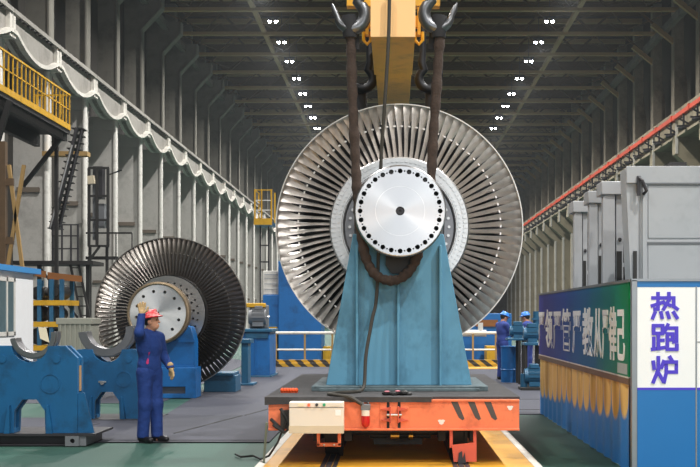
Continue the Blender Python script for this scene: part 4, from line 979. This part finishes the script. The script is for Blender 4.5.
MB().box(-5.05, -4.4, 39.35, 39.4, 4.92, 5.15).build('toe_board', yellow_paint, tw)
MB().box(-4.92, -4.87, 40.0, 40.05, 0, 4.92).box(-4.62, -4.57, 40.0, 40.05, 3.3, 4.92).box(-4.92, -4.57, 40, 40.05, 4.2, 4.25).box(-4.92, -4.57, 40, 40.05, 3.6, 3.65).build('mast', dark_steel, tw)
for x, y in ((-5.02, 39.4), (-4.78, 39.4), (-4.43, 39.4), (-5.02, 40.55), (-4.43, 40.55)): MB().box(x - .025, x + .025, y, y + .05, 5.05, 6.2).build('railing_post', yellow_paint, tw)
for z in (5.45, 5.8, 6.17): MB().bar((-5.04, 39.42, z), (-4.41, 39.42, z), .035).bar((-5.02, 39.42, z), (-5.02, 40.57, z), .035).build('railing_bar', white_pipe if z < 6 else yellow_paint, tw)
# dark blue machine table beside the dark rotor
mt = thing('machine_table', (-3.74, 29.8, 0), 'dark blue machine table between the dark rotor and the white railing', 'machine')
MB().box(-4.1, -3.36, 29.5, 31, .05, 1.22).build('table_body', blue_mach, mt, bevel=.015)
MB().box(-4.15, -3.3, 29.4, 31.1, 1.22, 1.30).box(-4.15, -3.3, 29.45, 31, .0, .05).build('table_top', teal_mach, mt, bevel=.01)
MB().box(-3.75, -3.72, 29.47, 29.5, .08, 1.2).build('rib', blue_mach, mt)
MB().box(-4.0, -3.4, 29.45, 29.5, 1.05, 1.2).build('rail', teal_mach, mt)
tm = thing('gear_motor', (-3.75, 30, 1.3), 'grey and yellow gear motor on the dark blue machine table', 'motor')
motor_mesh(-3.72, 30.0, 1.62, .42, .2, tm, grey_dark)
MB().box(-4.0, -3.5, 30.2, 30.6, 1.30, 1.95).build('gear_case', grey_dark, tm, bevel=.03); MB().box(-4.1, -3.55, 30.15, 30.3, 1.88, 2.0).build('yellow_cover', yellow_paint, tm, bevel=.02)
# machine right of the pedestal
rm = thing('pipe_machine', (3, 39.5, 0), 'blue machine with an orange strip and a pale pipe behind the two blue helmeted workers', 'machine')
MB().box(1.9, 4.2, 39.6, 40.6, 0, 1.75).build('housing', blue_mach, rm, bevel=.02)
MB().box(2.9, 3.7, 39.55, 39.6, 1.28, 1.52).build('orange_strip', wood, rm)
MB().tube([(1.7, 38.6, 1.05), (3.2, 38.6, 1.05)], .12, 14).tube([(3.0, 38.6, 1.05), (3.0, 38.6, 1.42)], .09, 12).build('pale_pipe', white_pipe, rm)
MB().box(3.2, 3.55, 38.4, 39.4, 0, .6).build('yellow_guard', yellow_paint, rm, bevel=.01)
MB().cyl((2.3, 38.4, .3), (2.3, 38.4, .95), .07, n=12).build('pale_post', white_pipe, rm)
# ---------------------------------------------------------------- cabin, rack, platform and stairs along the left side
cab = thing('site_cabin', (-8.8, 21, 0), 'white cabin with a blue roof edge and window behind the nearest blue saddle', 'cabin')
MB().box(-10, -7.6, 18.5, 23.1, 0, 2.52).build('cabin_wall', cabin_w, cab)
MB().box(-10.1, -7.48, 18.4, 23.25, 2.52, 2.63).build('roof_edge', cabin_b, cab)
wf = MB().box(-7.6, -7.57, 20.2, 21.95, 1.25, 1.33).box(-7.6, -7.57, 20.2, 21.95, 2.32, 2.40).box(-7.6, -7.57, 21.87, 21.95, 1.25, 2.4).box(-7.6, -7.57, 21.45, 21.52, 1.25, 2.4).box(-7.6, -7.57, 20.9, 20.97, 1.25, 2.4).build('window_frame', white_pipe, cab)
MB().box(-7.595, -7.585, 20.2, 21.9, 1.3, 2.35).build('pane', glass_m, wf)
rk = thing('storage_rack', (-8, 26, 0), 'blue post storage rack with yellow shelves beside the white cabin', 'rack')
for px in (36, 45, 57, 67):
    x = W(px, 0, 26)[0]
    for y in (25.6, 26.4): MB().box(x - .045, x + .045, y - .04, y + .04, 0, 2.5).each('post', teal_mach, rk)
for z in (1.95, 1.45, .9): MB().box(-8.7, -7.6, 25.54, 26.46, z - .06, z + .06).build('shelf', yellow_paint, rk)
for i, (x, z, r_) in enumerate(((-8.4, 1.70, .185), (-7.98, 1.69, .17), (-7.88, 1.16, .19), (-8.34, 1.17, .2), (-8.36, 2.175, .16), (-7.93, 2.205, .19))):
    o = MB().cyl((x, 25.72, z), (x, 26.3, z), r_, n=18).cyl((x, 25.66, z), (x, 25.72, z), r_ * .5, n=14).build('stored_roller', black_steel)
    tag(o, ['dark roller on the middle rack shelf next to the cabin', 'dark roller on the middle rack shelf away from the cabin', 'dark roller on the lowest rack shelf away from the cabin', 'dark roller on the lowest rack shelf next to the cabin',
            'dark roller on the top rack shelf next to the cabin', 'dark roller on the top rack shelf away from the cabin'][i], 'roller', 'rollers in the storage rack')
tag(MB().add([W(47.5, 272, 26.0), W(82, 276, 26.0), W(82, 282, 26.0), W(47.5, 279, 26.0), W(47.5, 272, 26.3), W(82, 276, 26.3), W(82, 282, 26.3), W(47.5, 279, 26.3)], [(0, 1, 2, 3), (4, 5, 6, 7), (0, 1, 5, 4), (1, 2, 6, 5), (2, 3, 7, 6), (3, 0, 4, 7)]).build('timber_beam', wood), 'thick brown timber beam lying across the top of the storage rack', 'timber')
tag(MB().add([W(35, 270, 25.7), W(46, 271, 25.7), W(46, 278, 25.7), W(35, 276, 25.7), W(35, 270, 26.4), W(46, 271, 26.4), W(46, 278, 26.4), W(35, 276, 26.4)], [(0, 1, 2, 3), (4, 5, 6, 7), (0, 1, 5, 4), (1, 2, 6, 5), (2, 3, 7, 6), (3, 0, 4, 7)]).build('timber_block', wood), 'short brown timber block on the rack beside the cabin roof', 'timber')
cr = thing('plastic_crate', (-6.35, 22.2, 0), 'tall grey ribbed crate between the two blue saddles and the dark rotor', 'crate')
cr.location = (-6.2, 21.4, 0); cx_ = .16; MB().box(-6.50, -5.86, 21.2, 21.8, 0.0, 1.56).build('crate_body', crate_m, cr, bevel=.02)
MB().box(-6.53, -5.83, 21.17, 21.83, 1.48, 1.60).build('crate_rim', crate_m, cr, bevel=.01)
for i in range(7): MB().box(-6.46 + i * .095, -6.43 + i * .095, 21.18, 21.2, .2, 1.48).build('crate_rib', crate_m, cr)
# trestle of crossed poles
tr = thing('wooden_trestle', (-10.4, 30, 0), 'tall trestle of pale crossed wooden poles rising behind the white cabin', 'trestle')
for a, b in (((9, 165), (23, 272)), ((24, 165), (7, 272))):
    p, q = Vector(W(*a, 30)), Vector(W(*b, 30)); q2 = p + (q - p) * (p.z / (p.z - q.z))
    MB().bar(p, (q.x, q.y, q.z), .09).bar(q, (q.x + (q.x - p.x) * .1, q.y, 0.0), .09).each('pole', wood_pale, tr)
MB().box(-10.9, -10.6, 29.9, 30.1, 0, 6.4).box(-11.0, -10.4, 29.95, 30.05, 3.6, 3.8).box(-11, -10.4, 29.95, 30.05, 5.2, 5.4).build('plank_frame', M('old_wood', '#5a4630', .85, var=.3), tr)
# raised platform with yellow railing
pf_ = thing('raised_platform', (-12.7, 37, 8.4), 'black steel platform with yellow railing high along the left wall', 'platform')
MB().box(-13.4, -12.0, 30, 40.6, 8.35, 8.58).box(-13.3, -13.1, 30, 40.6, 7.9, 8.35).box(-12.3, -12.1, 30, 40.6, 8.1, 8.35).build('deck', black_steel, pf_)
MB().box(-12.02, -11.97, 30, 40.6, 8.50, 8.70).box(-13.3, -12, 40.57, 40.62, 8.5, 8.66).each('toe_board', yellow_paint, pf_)
MB().bar((-12, 30, 9.80), (-12, 40.6, 9.80), .06).bar((-12, 40.6, 9.8), (-13.3, 40.6, 9.8), .06).bar((-12, 30, 9.25), (-12, 40.6, 9.25), .04).each('railing_bar', yellow_paint, pf_)
for k in range(26):
    y = 40.55 - k * .40
    MB().box(-12.02, -11.98, y - .02, y + .02, 8.6, 9.8).build('baluster', yellow_paint, pf_)
for k in range(4): MB().box(-12.35 - k * .3, -12.31 - k * .3, 40.56, 40.6, 8.6, 9.8).build('baluster', yellow_paint, pf_)
MB().bar((-12.9, 34.0, 8.3), (-13.9, 34.0, 4.2), .16).bar((-11.9, 34.0, 8.3), (-13.2, 34, 4.2), .16).bar((-13.9, 34, 4.2), (-13.9, 34, 0), .2).bar((-13.2, 34, 4.2), (-13.2, 34, 0), .2).each('support_leg', black_steel, pf_)
for z in (7.6, 6.9, 6.2, 5.5, 4.8): MB().bar((-13.05 - (7.6 - z) * .22, 34, z), (-12.2 - (7.6 - z) * .3, 34, z), .12).each('rung', black_steel, pf_)
MB().bar((-12.1, 40.2, 8.3), (-13.6, 40.2, 6.4), .14).bar((-12.2, 31, 8.3), (-13.4, 36, 5.5), .14).bar((-12.4, 40.3, 8.3), (-12.4, 40.3, 0), .12).each('brace', black_steel, pf_)
st = thing('steel_stairs', (-12.9, 43, 0), 'dark steel stairs with a bright handrail dropping from the platform to a caged landing', 'stairs')
top, bot = Vector(W(77, 128, 43)), Vector(W(53, 228, 43))
for dy in (0, .7): MB().bar(top + Vector((0, dy, 0)), bot + Vector((0, dy, 0)), .10, .22).build('stringer', dark_steel, st)
for k in range(16):
    p = top.lerp(bot, k / 15); MB().box(p.x - .22, p.x + .22, p.y, p.y + .7, p.z - .02, p.z + .02).build('tread', black_steel, st)
MB().tube([W(72, 145, 42.9), W(50, 228, 42.9)], .05, 8).each('handrail', steel_ring, st)
MB().tube([W(82, 130, 42.9), W(60, 226, 42.9)], .035, 8).each('handrail', dark_steel, st)
lz = W(0, 262, 43)[2]
MB().box(-14.8, -11.7, 42.6, 44.2, lz - .12, lz + .03).build('landing', black_steel, st)
for px in (53, 62, 71, 78):
    x = W(px, 0, 42.7)[0]; MB().box(x - .03, x + .03, 42.67, 42.73, lz, lz + 1.45).build('cage_post', dark_steel, st)
for z in (.5, 1.0, 1.43): MB().bar((W(52, 0, 42.7)[0], 42.7, lz + z), (W(79, 0, 42.7)[0], 42.7, lz + z), .05).build('cage_bar', dark_steel, st)
a, b = Vector(W(70, 263, 42.8)), Vector(W(86, 340, 42.8))
for dx in (0, .32): MB().bar(a + Vector((dx, 0, 0)), (b.x + dx + .15, b.y, 0.0), .08).build('stringer', black_steel, st)
for k in range(10):
    p = a.lerp(Vector((b.x + .15, b.y, 0)), (k + .5) / 10); MB().bar(p, p + Vector((.32, 0, 0)), .05).build('tread', black_steel, st)
MB().bar((-13.9, 43, lz - .1), (-13.9, 43, 0), .14).bar((-12.0, 43, lz - .1), (-12.0, 43, 0), .14).bar((-13.9, 43, lz - .2), (-12.4, 43, 1.6), .08).each('landing_post', black_steel, st)
# caged hoist equipment on the column
ho = thing('hoist_cage', (-14, 52, 0), 'dark caged hoist equipment mounted on the wall columns above the dark rotor', 'hoist')
D = 51.5; P2 = lambda px, py, dd=0: Vector(W(px, py, D + dd))
m = MB()
for px in (89, 97, 108):
    for dd in (0, 1.0): m.bar(P2(px, 168, dd), P2(px, 246, dd), .12)
for py in (168, 196, 220, 246):
    m.bar(P2(89, py), P2(109, py), .10).bar(P2(89, py, 1), P2(109, py, 1), .10).bar(P2(89, py), P2(89, py, 1), .10).bar(P2(108, py), P2(108, py, 1), .10)
for px in (90, 107):
    q = P2(px, 246, .5); m.bar(q, (q.x, q.y, 0), .12)
m.build('cage', black_steel, ho)
MB().bar(P2(99, 167, .5), P2(99, 199, .5), .45, .5).build('motor_case', dark_steel, ho)
MB().bar(P2(100, 204, .5), P2(100, 228, .5), .5, .4).bar(P2(95, 175, .3), P2(95, 240, .3), .18).build('winch_drum', grey_dark, ho)
MB().bar(P2(91, 176, -.1), P2(92, 184, -.1), .30).build('work_light', box_low, ho)
MB().bar(P2(86, 233, 0), P2(132, 233, 0), .08).bar(P2(86, 258, .5), P2(118, 258, .5), .15).bar(P2(132, 233, 0), P2(132, 262, 0), .05).bar(P2(116, 233, 0), P2(116, 262, 0), .05).bar(P2(88, 262), P2(100, 246), .1).bar(P2(108, 175), P2(122, 170), .06).each('bracket_arm', black_steel, ho)
tag(MB().box(-15.6, -13.6, 48.6, 49.1, 8.75, 8.95).build('wall_shelf', wood_pale), 'pale wooden board sticking out from the column above the hoist cage', 'board')
